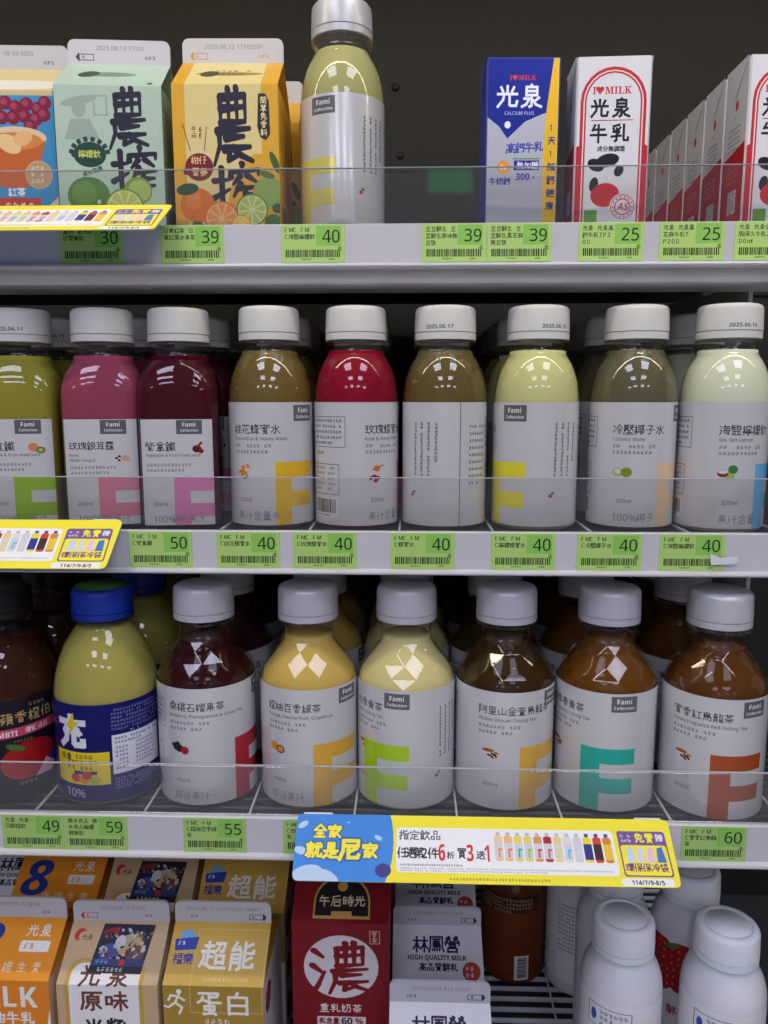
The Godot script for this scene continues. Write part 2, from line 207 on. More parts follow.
	# characters of height s whose first top left corner is (x, y); w is the pen as a share of s
	func cj(text: String, x: float, y: float, s: float, c: Color, w := 0.09, step := 1.08, down := false, brushed := false) -> void:
		var at := Vector2(x, y)
		for ch in text:
			if GLYPHS.has(ch):
				for g in strokes(ch):
					var m := PackedVector2Array()
					for pt in g:
						m.append(at + pt * s)
					if brushed:
						brush(m, w * s, c)
					else:
						path(m, w * s, c)
			elif ch != " ":
				tx(ch, at.x + s * 0.2, at.y + s * 0.88, s * 0.72, c)
			at += (Vector2(0, s * step) if down else Vector2(s * step, 0))

	# rows of print too small to read
	func fine(x: float, y: float, w: float, rows: int, s: float, c: Color, gap := 1.5, down := false) -> void:
		for r in rows:
			var run := w * (1.0 if r < rows - 1 else dice.randf_range(0.55, 0.95))
			for i in int(run / (s * 1.12)):
				var o := Vector2(x + r * s * gap, y + i * s * 1.12) if down else Vector2(x + i * s * 1.12, y + r * s * gap)
				if dice.randf() < 0.06:
					continue
				for j in 3:
					var l := dice.randf_range(0.0, 0.45)
					rect(o.x + s * l, o.y + s * (0.02 + 0.36 * j + dice.randf_range(-0.05, 0.05)), s * dice.randf_range(0.4, 0.95 - l), s * 0.13, c)
				for j in 2:
					var l := dice.randf_range(0.0, 0.4)
					rect(o.x + s * (dice.randf_range(0.05, 0.45) + j * 0.4), o.y + s * l, s * 0.13, s * dice.randf_range(0.4, 0.95 - l), c)

	func bars(x: float, y: float, w: float, h: float, c: Color) -> void:
		var at := 0.0
		while at < w:
			var t := dice.randf_range(0.28, 0.9)
			rect(x + at, y, minf(t, w - at), h, c)
			at += t + dice.randf_range(0.28, 0.8)

	static func letters(text: String, bold: bool, serif: bool) -> Array:
		var key := text + str(bold) + str(serif)
		if not typed.has(key):
			var fo := SystemFont.new()
			fo.font_names = PackedStringArray(["Droid Serif" if serif else "Droid Sans"])
			fo.font_weight = 700 if bold else 400
			var tm := TextMesh.new()
			tm.font = fo
			tm.font_size = 64
			tm.pixel_size = 1.0 / 64
			tm.depth = 0.02
			tm.curve_step = 4.0
			tm.horizontal_alignment = HORIZONTAL_ALIGNMENT_LEFT
			tm.text = text
			var ar := tm.get_mesh_arrays()
			var v: PackedVector3Array = ar[Mesh.ARRAY_VERTEX]
			var nn: PackedVector3Array = ar[Mesh.ARRAY_NORMAL]
			var ix: PackedInt32Array = ar[Mesh.ARRAY_INDEX] if ar[Mesh.ARRAY_INDEX] != null else PackedInt32Array(range(v.size()))
			var tris := []
			var box := Rect2()
			for i in range(0, ix.size(), 3):
				if nn[ix[i]].z > 0.5:
					var tri := PackedVector2Array()
					for j in 3:
						var pt := Vector2(v[ix[i + j]].x, -v[ix[i + j]].y)
						tri.append(pt)
						box = Rect2(pt, Vector2.ZERO) if tris.is_empty() and j == 0 else box.expand(pt)
					tris.append(tri)
			typed[key] = [tris, box]
		return typed[key]

	# Latin letters with cap height h, the base line at y; align 0 left, 0.5 middle, 1 right; wide stretches
	func tx(text: String, x: float, y: float, h: float, c: Color, bold := false, serif := false, align := 0.0, wide := 1.0, slant := 0.0) -> void:
		var cap: Rect2 = letters("H", bold, serif)[1]
		var got := letters(text, bold, serif)
		var s := h / cap.size.y
		var box: Rect2 = got[1]
		var o := Vector2(x - box.position.x * s * wide - align * box.size.x * s * wide, y - cap.end.y * s)
		for tri in got[0]:
			var m := PackedVector2Array()
			for pt in tri:
				m.append(o + Vector2((pt.x - slant * (pt.y - cap.end.y)) * wide, pt.y) * s)
			poly(m, c)

	func done() -> ImageTexture:
		im.shrink_x2()
		return ImageTexture.create_from_image(im)

# ---------- shapes ----------
func st_new() -> SurfaceTool:
	var st := SurfaceTool.new()
	st.begin(Mesh.PRIMITIVE_TRIANGLES)
	st.set_smooth_group(-1)
	return st

func fin_mesh(st: SurfaceTool) -> ArrayMesh:
	st.generate_normals()
	return st.commit()

func vtx(st: SurfaceTool, p: Vector3, uv := Vector2.ZERO) -> void:
	st.set_uv(uv)
	st.add_vertex(p)

# corners as seen from outside: top left, top right, bottom right, bottom left
func quad(st: SurfaceTool, a: Vector3, b: Vector3, c: Vector3, d: Vector3, u0 := Vector2.ZERO, u1 := Vector2.ONE) -> void:
	vtx(st, a, u0); vtx(st, b, Vector2(u1.x, u0.y)); vtx(st, c, u1)
	vtx(st, a, u0); vtx(st, c, u1); vtx(st, d, Vector2(u0.x, u1.y))

func tri_out(st: SurfaceTool, a: Vector3, b: Vector3, c: Vector3, mid: Vector3) -> void:
	if (b - a).cross(c - a).dot((a + b + c) / 3.0 - mid) > 0:
		vtx(st, a); vtx(st, c); vtx(st, b)
	else:
		vtx(st, a); vtx(st, b); vtx(st, c)

# a box from corner lo to corner hi with chamfered edges
func bx(st: SurfaceTool, lo: Vector3, hi: Vector3, bev := 0.0008) -> void:
	var mid := (lo + hi) / 2
	var h := (hi - lo) / 2
	var b := minf(bev, minf(h.x, minf(h.y, h.z)) * 0.9)
	var at := func(s: Vector3, ax: int) -> Vector3:
		var p := Vector3(s.x * (h.x - b), s.y * (h.y - b), s.z * (h.z - b))
		p[ax] = s[ax] * h[ax]
		return mid + p
	for ax in 3:
		var u := (ax + 1) % 3
		var w := (ax + 2) % 3
		for s in [-1.0, 1.0]:
			var q := []
			for e in [[-1, -1], [1, -1], [1, 1], [-1, 1]]:
				var c := Vector3.ZERO
				c[ax] = s; c[u] = e[0]; c[w] = e[1]
				q.append(at.call(c, ax))
			tri_out(st, q[0], q[1], q[2], mid)
			tri_out(st, q[0], q[2], q[3], mid)
		for e in [[-1, -1], [1, -1], [1, 1], [-1, 1]]:
			var c0 := Vector3.ZERO
			c0[u] = e[0]; c0[w] = e[1]; c0[ax] = -1
			var c1 := c0
			c1[ax] = 1
			var p0: Vector3 = at.call(c0, u); var p1: Vector3 = at.call(c1, u)
			var p2: Vector3 = at.call(c1, w); var p3: Vector3 = at.call(c0, w)
			tri_out(st, p0, p1, p2, mid)
			tri_out(st, p0, p2, p3, mid)
	for sx in [-1.0, 1.0]:
		for sy in [-1.0, 1.0]:
			for sz in [-1.0, 1.0]:
				var c := Vector3(sx, sy, sz)
				tri_out(st, at.call(c, 0), at.call(c, 1), at.call(c, 2), mid)

func box_mesh(lo: Vector3, hi: Vector3, bev := 0.0008) -> ArrayMesh:
	var st := st_new()
	bx(st, lo, hi, bev)
	return fin_mesh(st)

# a profile of (z, y) points pushed along x
func rail_mesh(prof: PackedVector2Array, x0: float, x1: float) -> ArrayMesh:
	var st := st_new()
	var p := prof
	var area := 0.0
	var n := p.size()
	for i in n:
		area += p[i].cross(p[(i + 1) % n])
	for i in n:
		var a := p[i]
		var b := p[(i + 1) % n]
		var out := Vector3(0, -(b.x - a.x), b.y - a.y).normalized() * signf(area)
		var q := [Vector3(x0, a.y, a.x), Vector3(x1, a.y, a.x), Vector3(x1, b.y, b.x), Vector3(x0, b.y, b.x)]
		var m: Vector3 = (q[0] + q[2]) / 2 - out
		tri_out(st, q[0], q[1], q[2], m)
		tri_out(st, q[0], q[2], q[3], m)
	var ix := Geometry2D.triangulate_polygon(p)
	var c := Vector2.ZERO
	for q in p:
		c += q / n
	for i in range(0, ix.size(), 3):
		for x in [x0, x1]:
			var t := []
			for j in 3:
				t.append(Vector3(x, p[ix[i + j]].y, p[ix[i + j]].x))
			tri_out(st, t[0], t[1], t[2], Vector3((x0 + x1) / 2, c.y, c.x))
	return fin_mesh(st)

# a flat outline of (x, y) points made thick along z, its face towards +z with print laid over w by h from (ox, oy) top left
func slab(p: PackedVector2Array, z0: float, z1: float, org := Vector2.ZERO, size := Vector2.ONE) -> ArrayMesh:
	var st := st_new()
	var ix := Geometry2D.triangulate_polygon(p)
	var n := p.size()
	var c := Vector2.ZERO
	for q in p:
		c += q / n
	for i in range(0, ix.size(), 3):
		for z in [z0, z1]:
			var t := [p[ix[i]], p[ix[i + 1]], p[ix[i + 2]]]
			var flip: bool = ((t[1] - t[0]).cross(t[2] - t[0]) > 0) == (z == z1)
			if flip:
				t = [t[0], t[2], t[1]]
			for q in t:
				vtx(st, Vector3(q.x, q.y, z), Vector2((q.x - org.x) / size.x, (org.y - q.y) / size.y) if z == z1 else Vector2(0.01, 0.01))
	for i in n:
		var a := p[i]
		var b := p[(i + 1) % n]
		var m := Vector3(c.x, c.y, (z0 + z1) / 2)
		tri_out(st, Vector3(a.x, a.y, z0), Vector3(b.x, b.y, z0), Vector3(b.x, b.y, z1), m)
		tri_out(st, Vector3(a.x, a.y, z0), Vector3(b.x, b.y, z1), Vector3(a.x, a.y, z1), m)
	return fin_mesh(st)

# turned body; rows of [radius, height, sharp edge?, squareness] in millimetres, from the foot up; the seam is at the back
func lathe(prof: Array, seg := 40, lo := 0.0, hi := 1.0) -> ArrayMesh:
	var st := SurfaceTool.new()
	st.begin(Mesh.PRIMITIVE_TRIANGLES)
	var at := func(e: Array, j: int) -> Vector3:
		var a := -PI + TAU * j / seg
		var r: float = e[0]
		var m: float = e[3] if e.size() > 3 else 2.0
		if m > 2.0:
			r /= pow(pow(absf(sin(a)), m) + pow(absf(cos(a)), m), 1.0 / m)
		return Vector3(r * sin(a), e[1], r * cos(a)) / 1000.0
	var group := 0
	for i in prof.size() - 1:
		var e: Array = prof[i]
		var f: Array = prof[i + 1]
		if e.size() > 2 and e[2]:
			group += 1
		st.set_smooth_group(group)
		var v0: float = 1.0 - (e[1] - lo) / (hi - lo)
		var v1: float = 1.0 - (f[1] - lo) / (hi - lo)
		for j in seg:
			var u0 := float(j) / seg
			var u1 := float(j + 1) / seg
			if e[0] > 0:
				vtx(st, at.call(e, j), Vector2(u0, v0)); vtx(st, at.call(f, j), Vector2(u0, v1)); vtx(st, at.call(e, j + 1), Vector2(u1, v0))
			if f[0] > 0:
				vtx(st, at.call(f, j), Vector2(u0, v1)); vtx(st, at.call(f, j + 1), Vector2(u1, v1)); vtx(st, at.call(e, j + 1), Vector2(u1, v0))
	st.generate_normals()
	return st.commit()

# clear bottle with a shoulder cut into flat triangles: round below, facets from y 92 up to the neck
func faceted() -> ArrayMesh:
	var st := SurfaceTool.new()
	st.begin(Mesh.PRIMITIVE_TRIANGLES)
	var n := 12
	var rings := [[36.35, 92.0, 0.0], [34.6, 99.5, 0.5], [29.0, 107.5, 0.0], [22.6, 115.0, 0.5], [18.6, 120.5, 0.0]]
	var v: Array[Vector3] = []
	for r in rings:
		for i in n:
			var a: float = TAU * (i + r[2]) / n
			v.append(Vector3(r[0] * sin(a), r[1], r[0] * cos(a)) / 1000.0)
	var tris := []
	for k in rings.size() - 1:
		for i in n:
			var o := 0 if rings[k][2] == 0.0 else 1
			tris.append([k * n + i, k * n + (i + 1) % n, (k + 1) * n + (i + o) % n])
			tris.append([(k + 1) * n + i, (k + 1) * n + (i + 1) % n, k * n + (i + 1 - o) % n])
	# each flat is drawn in a little and a narrow ridge runs between it and its neighbours
	var mid := Vector3(0, 0.08, 0)
	st.set_smooth_group(-1)
	var edges := {}
	var around := {}
	for t in tris:
		var c: Vector3 = (v[t[0]] + v[t[1]] + v[t[2]]) / 3.0
		var q := []
		for j in 3:
			q.append(v[t[j]].lerp(c, 0.10))
			if not around.has(t[j]):
				around[t[j]] = []
			around[t[j]].append(q[j])
		tri_out(st, q[0], q[1], q[2], mid)
		for j in 3:
			var i0: int = t[j]
			var i1: int = t[(j + 1) % 3]
			var key := Vector2i(mini(i0, i1), maxi(i0, i1))
			if not edges.has(key):
				edges[key] = []
			edges[key].append([q[j], q[(j + 1) % 3]] if i0 < i1 else [q[(j + 1) % 3], q[j]])
	for key in edges:
		var e: Array = edges[key]
		var f: Array = e[1] if e.size() > 1 else [v[key.x], v[key.y]]
		tri_out(st, e[0][0], e[0][1], f[1], mid)
		tri_out(st, e[0][0], f[1], f[0], mid)
	for i in around:
		var p: Array = around[i]
		var last: bool = i < n or i >= (rings.size() - 1) * n
		if last:
			p.append(v[i])
		var c := Vector3.ZERO
		for q in p:
			c += q / p.size()
		var out := (v[i] - mid).normalized()
		var ax := out.cross(Vector3.UP).normalized()
		var ay := out.cross(ax)
		p.sort_custom(func(g, h): return atan2((g - c).dot(ay), (g - c).dot(ax)) < atan2((h - c).dot(ay), (h - c).dot(ax)))
		for j in p.size():
			tri_out(st, c, p[j], p[(j + 1) % p.size()], mid)
	st.generate_normals()
	var mesh := st.commit()
	for part in [[[0, 0], [33.0, 0], [35.8, 2], [36.35, 6], [36.35, 92]], [[18.6, 120.5], [18.6, 132.5], [22, 133, 1], [22.6, 134], [22, 135], [17.0, 135.5, 1]]]:
		mesh.add_surface_from_arrays(Mesh.PRIMITIVE_TRIANGLES, lathe(part, 40).surface_get_arrays(0))
	return mesh

# ---------- materials ----------
func mat(c: Color, rough := 0.5, metal := 0.0, spec := 0.5) -> StandardMaterial3D:
	var m := StandardMaterial3D.new()
	m.albedo_color = c
	m.roughness = rough
	m.metallic = metal
	m.metallic_specular = spec
	return m

func printed(t: Texture2D, rough := 0.5, metal := 0.0) -> StandardMaterial3D:
	var m := mat(Color.WHITE, rough, metal, 0.35)
	m.albedo_texture = t
	return m

func clear(c: Color, a: float) -> StandardMaterial3D:
	var m := mat(Color(c.r, c.g, c.b, a), 0.03)
	m.transparency = BaseMaterial3D.TRANSPARENCY_ALPHA
	return m

func rgb(r: int, g: int, b: int) -> Color:
	return Color(r / 255.0, g / 255.0, b / 255.0)

# ---------- things ----------
var taken := {}

func numbered(called: String) -> String:
	taken[called] = taken.get(called, -1) + 1
	return called if taken[called] == 0 else "%s_%03d" % [called, taken[called]]

func thing(called: String, label: String, category: String, at := Vector3.ZERO, turn := 0.0, group := "") -> Node3D:
	var o := Node3D.new()
	o.name = numbered(called)
	add_child(o)
	o.position = at
	o.rotation.y = turn
	o.set_meta("label", label)
	o.set_meta("category", category)
	if group:
		o.set_meta("group", group)
	return o

func part(called: String, mesh: Mesh, m: Material, parent: Node3D) -> MeshInstance3D:
	var o := MeshInstance3D.new()
	o.name = called
	o.mesh = mesh
	if m:
		o.material_override = m
	o.cast_shadow = GeometryInstance3D.SHADOW_CASTING_SETTING_ON
	parent.add_child(o, true)
	return o

func struct(called: String, mesh: Mesh, m: Material) -> MeshInstance3D:
	var o := part(called, mesh, m, self)
	o.set_meta("kind", "structure")
	o.set_meta("label", called.replace("_", " ") + " of the shop")
	return o

func copy(o: Node3D, label: String, at: Vector3, turn := 0.0) -> Node3D:
	var c: Node3D = o.duplicate()
	var base := String(o.name)
	if base.length() > 4 and base[-4] == "_" and base.right(3).is_valid_int():
		base = base.left(-4)
	c.name = numbered(base)
	add_child(c)
	c.position = at
	c.rotation.y = turn
	c.set_meta("label", label)
	return c

# ---------- bottles ----------
var mesh_store := {}
var clear_plastic: StandardMaterial3D

func liquid_mat(c: Color) -> StandardMaterial3D:
	return mat(c, 0.5, 0.0, 0.1)

func tea_mat(c: Color) -> StandardMaterial3D:
	var m := mat(Color(c.r, c.g, c.b, 0.42), 0.05, 0.0, 0.1)
	m.refraction_enabled = true
	m.refraction_scale = 0.033
	m.transparency = BaseMaterial3D.TRANSPARENCY_ALPHA
	return m

const SHELLS := {
	"round": [[0, 0], [27, 0], [30, 1.5], [31, 5], [31, 92], [30.6, 99], [29.6, 106], [27.8, 113], [25.0, 119.5], [21.5, 125], [19.0, 128], [18.2, 130], [18.2, 133], [22, 133.4, 1], [22.6, 134.3], [22, 135.2], [17, 135.6, 1]],
	"square": [[0, 0], [25, 0, 0, 4], [27.6, 2, 0, 6], [28.2, 6, 0, 7], [28.2, 92, 0, 7], [28.4, 100, 0, 5.5], [27.6, 108, 0, 4], [25.5, 115, 0, 3], [22, 120.5, 0, 2.4], [19, 124.5], [18.2, 127], [18.2, 131.5], [22, 132, 1], [22.6, 133], [22, 134], [17, 134.4, 1]],
	"tall": [[0, 0], [34, 0], [37.4, 2], [38.6, 6], [38.6, 77], [38.2, 83], [36.6, 94], [33.6, 105], [29, 115.5], [24, 123.5], [20.5, 128], [19.6, 130], [19.6, 132], [22.5, 132.5, 1], [22.5, 134], [17, 134.5, 1]],
	"facet": [[0, 0], [33, 0], [35.8, 2], [36.3, 6], [36.3, 90], [34.3, 97], [29.4, 104], [23.0, 112], [18.8, 119], [18.4, 128], [18, 135]],
	"milk": [[0, 0], [27, 0], [29.8, 2], [30.5, 6], [30.5, 109], [29.9, 115], [28.2, 121.5], [25.2, 128], [22.4, 132], [21.5, 134], [21.5, 140], [17, 140.5, 1]],
}
const BANDS := {"round": [31.15, 4.0, 92.0], "facet": [36.5, 4.0, 92.0], "tall": [38.8, 5.0, 79.0], "milk": [30.7, 14.0, 108.0]}
const NECKS := {"round": 136.0, "square": 134.8, "facet": 136.0, "tall": 135.0, "milk": 137.0}

func shell_mesh(kind: String) -> Mesh:
	if not mesh_store.has(kind):
		mesh_store[kind] = faceted() if kind == "facet" else lathe(SHELLS[kind], 48)
	return mesh_store[kind]

func liquid_mesh(kind: String, fill: float) -> Mesh:
	var key := "%s liquid %s" % [kind, fill]
	if not mesh_store.has(key):
		var p := []
		var last := []
		for e in SHELLS[kind]:
			if e[1] + 0.9 >= fill:
				break
			last = [maxf(0, e[0] - 0.9), e[1] + (0.9 if e[1] < 1 else 0.0), 0, e[3] if e.size() > 3 else 2.0]
			p.append(last)
		p.append([last[0] * 0.97, fill, 0, last[3]])
		p.append([0, fill, 1])
		mesh_store[key] = lathe(p, 48)
	return mesh_store[key]

func cap_mesh(base: float, tall: float, r: float) -> Mesh:
	var key := "cap %s %s %s" % [base, tall, r]
	if not mesh_store.has(key):
		var t := base + tall
		mesh_store[key] = lathe([[r - 0.3, base + 5.4], [r, base + 5.8, 1], [r - 0.5, t - 4.0], [r - 0.9, t - 2.2], [r - 1.9, t - 0.9], [r - 3.4, t - 0.2], [r - 4.6, t]] + ([[r - 5.6, t], [r - 6.2, t - 0.7], [r - 7.6, t - 0.8], [r - 8.2, t - 0.2], [0, t - 0.4]] if r > 23 else [[0, t + 0.3]]), 48, base, t)
		mesh_store[key + " ring"] = lathe([[r - 1.0, base], [r - 0.1, base + 0.3, 1], [r - 0.1, base + 5.0, 1], [r - 0.8, base + 5.2]], 48)
	return mesh_store[key]

func bottle(kind: String, called: String, label: String, at: Vector3, turn: float, group: String, o: Dictionary) -> Node3D:
	var t := thing(called, label, "bottle", at, turn, group)
	part("bottle_shell", shell_mesh(kind), o.get("shell", clear_plastic), t)
	if o.has("liquid"):
		part("drink", liquid_mesh(kind, o.get("fill", 122.0)), o.liquid, t)
	if o.has("print"):
		if kind == "square":
			# a flat sheet on the front face, bent round its corners
			if not mesh_store.has("front sheet"):
				var st := SurfaceTool.new()
				st.begin(Mesh.PRIMITIVE_TRIANGLES)
				st.set_smooth_group(0)
				var n := 20
				for i in n:
					var q := []
					for s in [i, i + 1]:
						var x := lerpf(-25.0, 25.0, float(s) / n)
						var r := 28.45
						var zz := r * pow(1.0 - pow(absf(x) / r, 7.0), 1.0 / 7.0)
						q.append([Vector3(x, 0, zz + 0.15) / 1000, float(s) / n])
					var lo := Vector3(0, 0.004, 0)
					var hi := Vector3(0, 0.080, 0)
					quad(st, q[0][0] + hi, q[1][0] + hi, q[1][0] + lo, q[0][0] + lo, Vector2(q[0][1], 0), Vector2(q[1][1], 1))
				mesh_store["front sheet"] = fin_mesh(st)
			part("paper_label", mesh_store["front sheet"], o.print, t)
		else:
			var b: Array = BANDS[kind]
			var key := "band " + kind
			if not mesh_store.has(key):
				mesh_store[key] = lathe([[b[0], b[1]], [b[0], b[2]]], 60, b[1], b[2])
			part("wrap_label", mesh_store[key], o.print, t)
	var nb: float = NECKS[kind]
	var r: float = o.get("cap_r", 22.4)
	var c := part("cap", cap_mesh(nb, o.get("cap_h", 24.0), r), o.cap, t)
	part("tamper_ring", mesh_store["cap %s %s %s ring" % [nb, o.get("cap_h", 24.0), r]], o.get("ring", o.cap_plain), t)
	return t

# ---------- gable-top cartons ----------
# the print runs from the top of the fin down the front slope to the foot
func carton(called: String, label: String, at: Vector3, turn: float, group: String, o: Dictionary) -> Node3D:
	var t := thing(called, label, "carton", at, turn, group)
	var w: float = 0.0375
	var d: float = 0.0375
	var hb: float = o.hb
	var rise: float = o.rise
	var fin: float = o.fin
	var slope := sqrt(rise * rise + d * d)
	var all := fin + slope + hb
	var v1 := fin / all
	var v2 := (fin + slope) / all
	var st := st_new()
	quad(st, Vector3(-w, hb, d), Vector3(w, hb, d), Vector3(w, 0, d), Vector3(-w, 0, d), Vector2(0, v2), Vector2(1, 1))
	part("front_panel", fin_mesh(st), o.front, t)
	for s in [-1.0, 1.0]:
		st = st_new()
		quad(st, Vector3(s * w, hb, s * d), Vector3(s * w, hb, -s * d), Vector3(s * w, 0, -s * d), Vector3(s * w, 0, s * d))
		part("side_panel", fin_mesh(st), o.side, t)
	st = st_new()
	quad(st, Vector3(w, hb, -d), Vector3(-w, hb, -d), Vector3(-w, 0, -d), Vector3(w, 0, -d))
	quad(st, Vector3(-w, 0, d), Vector3(w, 0, d), Vector3(w, 0, -d), Vector3(-w, 0, -d))
	part("back_panel", fin_mesh(st), o.plain, t)
	st = st_new()
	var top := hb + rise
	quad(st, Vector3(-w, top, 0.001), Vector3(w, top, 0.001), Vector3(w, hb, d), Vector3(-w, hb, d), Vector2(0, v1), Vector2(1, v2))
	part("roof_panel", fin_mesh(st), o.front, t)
	st = st_new()
	quad(st, Vector3(w, top, -0.001), Vector3(-w, top, -0.001), Vector3(-w, hb, -d), Vector3(w, hb, -d))
	part("roof_panel", fin_mesh(st), o.plain, t)
	for s in [-1.0, 1.0]:
		st = st_new()
		var mid := Vector3(0, hb, 0)
		var inner := Vector3(s * (w - 0.022), top - 0.004, 0)
		tri_out(st, Vector3(s * w, hb, d), Vector3(s * w, hb, -d), inner, mid)
		part("gable_fold", fin_mesh(st), o.plain, t)
	var p := PackedVector2Array()
	for e in [[-w, top - 0.001], [w, top - 0.001]]:
		p.append(Vector2(e[0], e[1]))
	for i in 5:
		var a := PI / 2 * i / 4
		p.append(Vector2(w - 0.005 + 0.005 * cos(a), top + fin - 0.005 + 0.005 * sin(a)))
	for i in 5:
		var a := PI / 2 + PI / 2 * i / 4
		p.append(Vector2(-w + 0.005 + 0.005 * cos(a), top + fin - 0.005 + 0.005 * sin(a)))
	part("top_fin", slab(p, -0.0011, 0.0011, Vector2(-w, top + fin), Vector2(2 * w, all)), o.front, t)
	return t

# ---------- brick-shaped drink boxes ----------
func drink_box(called: String, label: String, at: Vector3, turn: float, group: String, o: Dictionary) -> Node3D:
	var t := thing(called, label, "drink box", at, turn, group)
	var w := 0.0255
	var d := 0.0195
	var h := 0.112
	part("body", box_mesh(Vector3(-w, 0, -d), Vector3(w, h, d), 0.0012), o.plain, t)
	var e := 0.00015
	var b := 0.0011
	var st := st_new()
	quad(st, Vector3(-w + b, h - b, d + e), Vector3(w - b, h - b, d + e), Vector3(w - b, b, d + e), Vector3(-w + b, b, d + e))
	part("front_panel", fin_mesh(st), o.front, t)
	for s in [-1.0, 1.0]:
		st = st_new()
		quad(st, Vector3(s * (w + e), h - b, s * (d - b)), Vector3(s * (w + e), h - b, -s * (d - b)), Vector3(s * (w + e), b, -s * (d - b)), Vector3(s * (w + e), b, s * (d - b)))
		part("side_panel", fin_mesh(st), o.side, t)
		# the folded ear glued down over the side, and the seam across the top
		st = st_new()
		var mid := Vector3(0, h / 2, 0)
		var x: float = s * (w + 0.0009)
		tri_out(st, Vector3(x, h, d * 0.92), Vector3(x, h, -d * 0.92), Vector3(x, h - 0.021, 0), mid)
		tri_out(st, Vector3(s * w, h, d * 0.92), Vector3(x, h, d * 0.92), Vector3(x, h - 0.021, 0), mid)
		tri_out(st, Vector3(s * w, h, -d * 0.92), Vector3(x, h, -d * 0.92), Vector3(x, h - 0.021, 0), mid)
		part("folded_ear", fin_mesh(st), o.plain, t)
	part("top_seam", box_mesh(Vector3(-w, h, -0.004), Vector3(w, h + 0.0012, 0.004), 0.0004), o.plain, t)
	return t

# ---------- print ----------
const INK := Color(0.23, 0.23, 0.25)
const SILVER := Color(0.86, 0.86, 0.865)

func badge(p: Pad, x: float, y: float, w: float, h: float) -> void:
	p.rect(x, y, w, h, Color(0.42, 0.42, 0.44))
	p.tx("Fami", x + w / 2, y + h * 0.47, h * 0.30, Color.WHITE, true, false, 0.5)
	p.tx("Collection", x + w / 2, y + h * 0.82, h * 0.19, Color.WHITE, true, false, 0.5)

func big_f(p: Pad, x: float, y: float, w: float, h: float, c: Color) -> void:
	p.rect(x, y, w * 0.36, h, c)
	p.rect(x, y, w, h * 0.245, c)
	p.rect(x, y + h * 0.47, w * 0.97, h * 0.245, c)

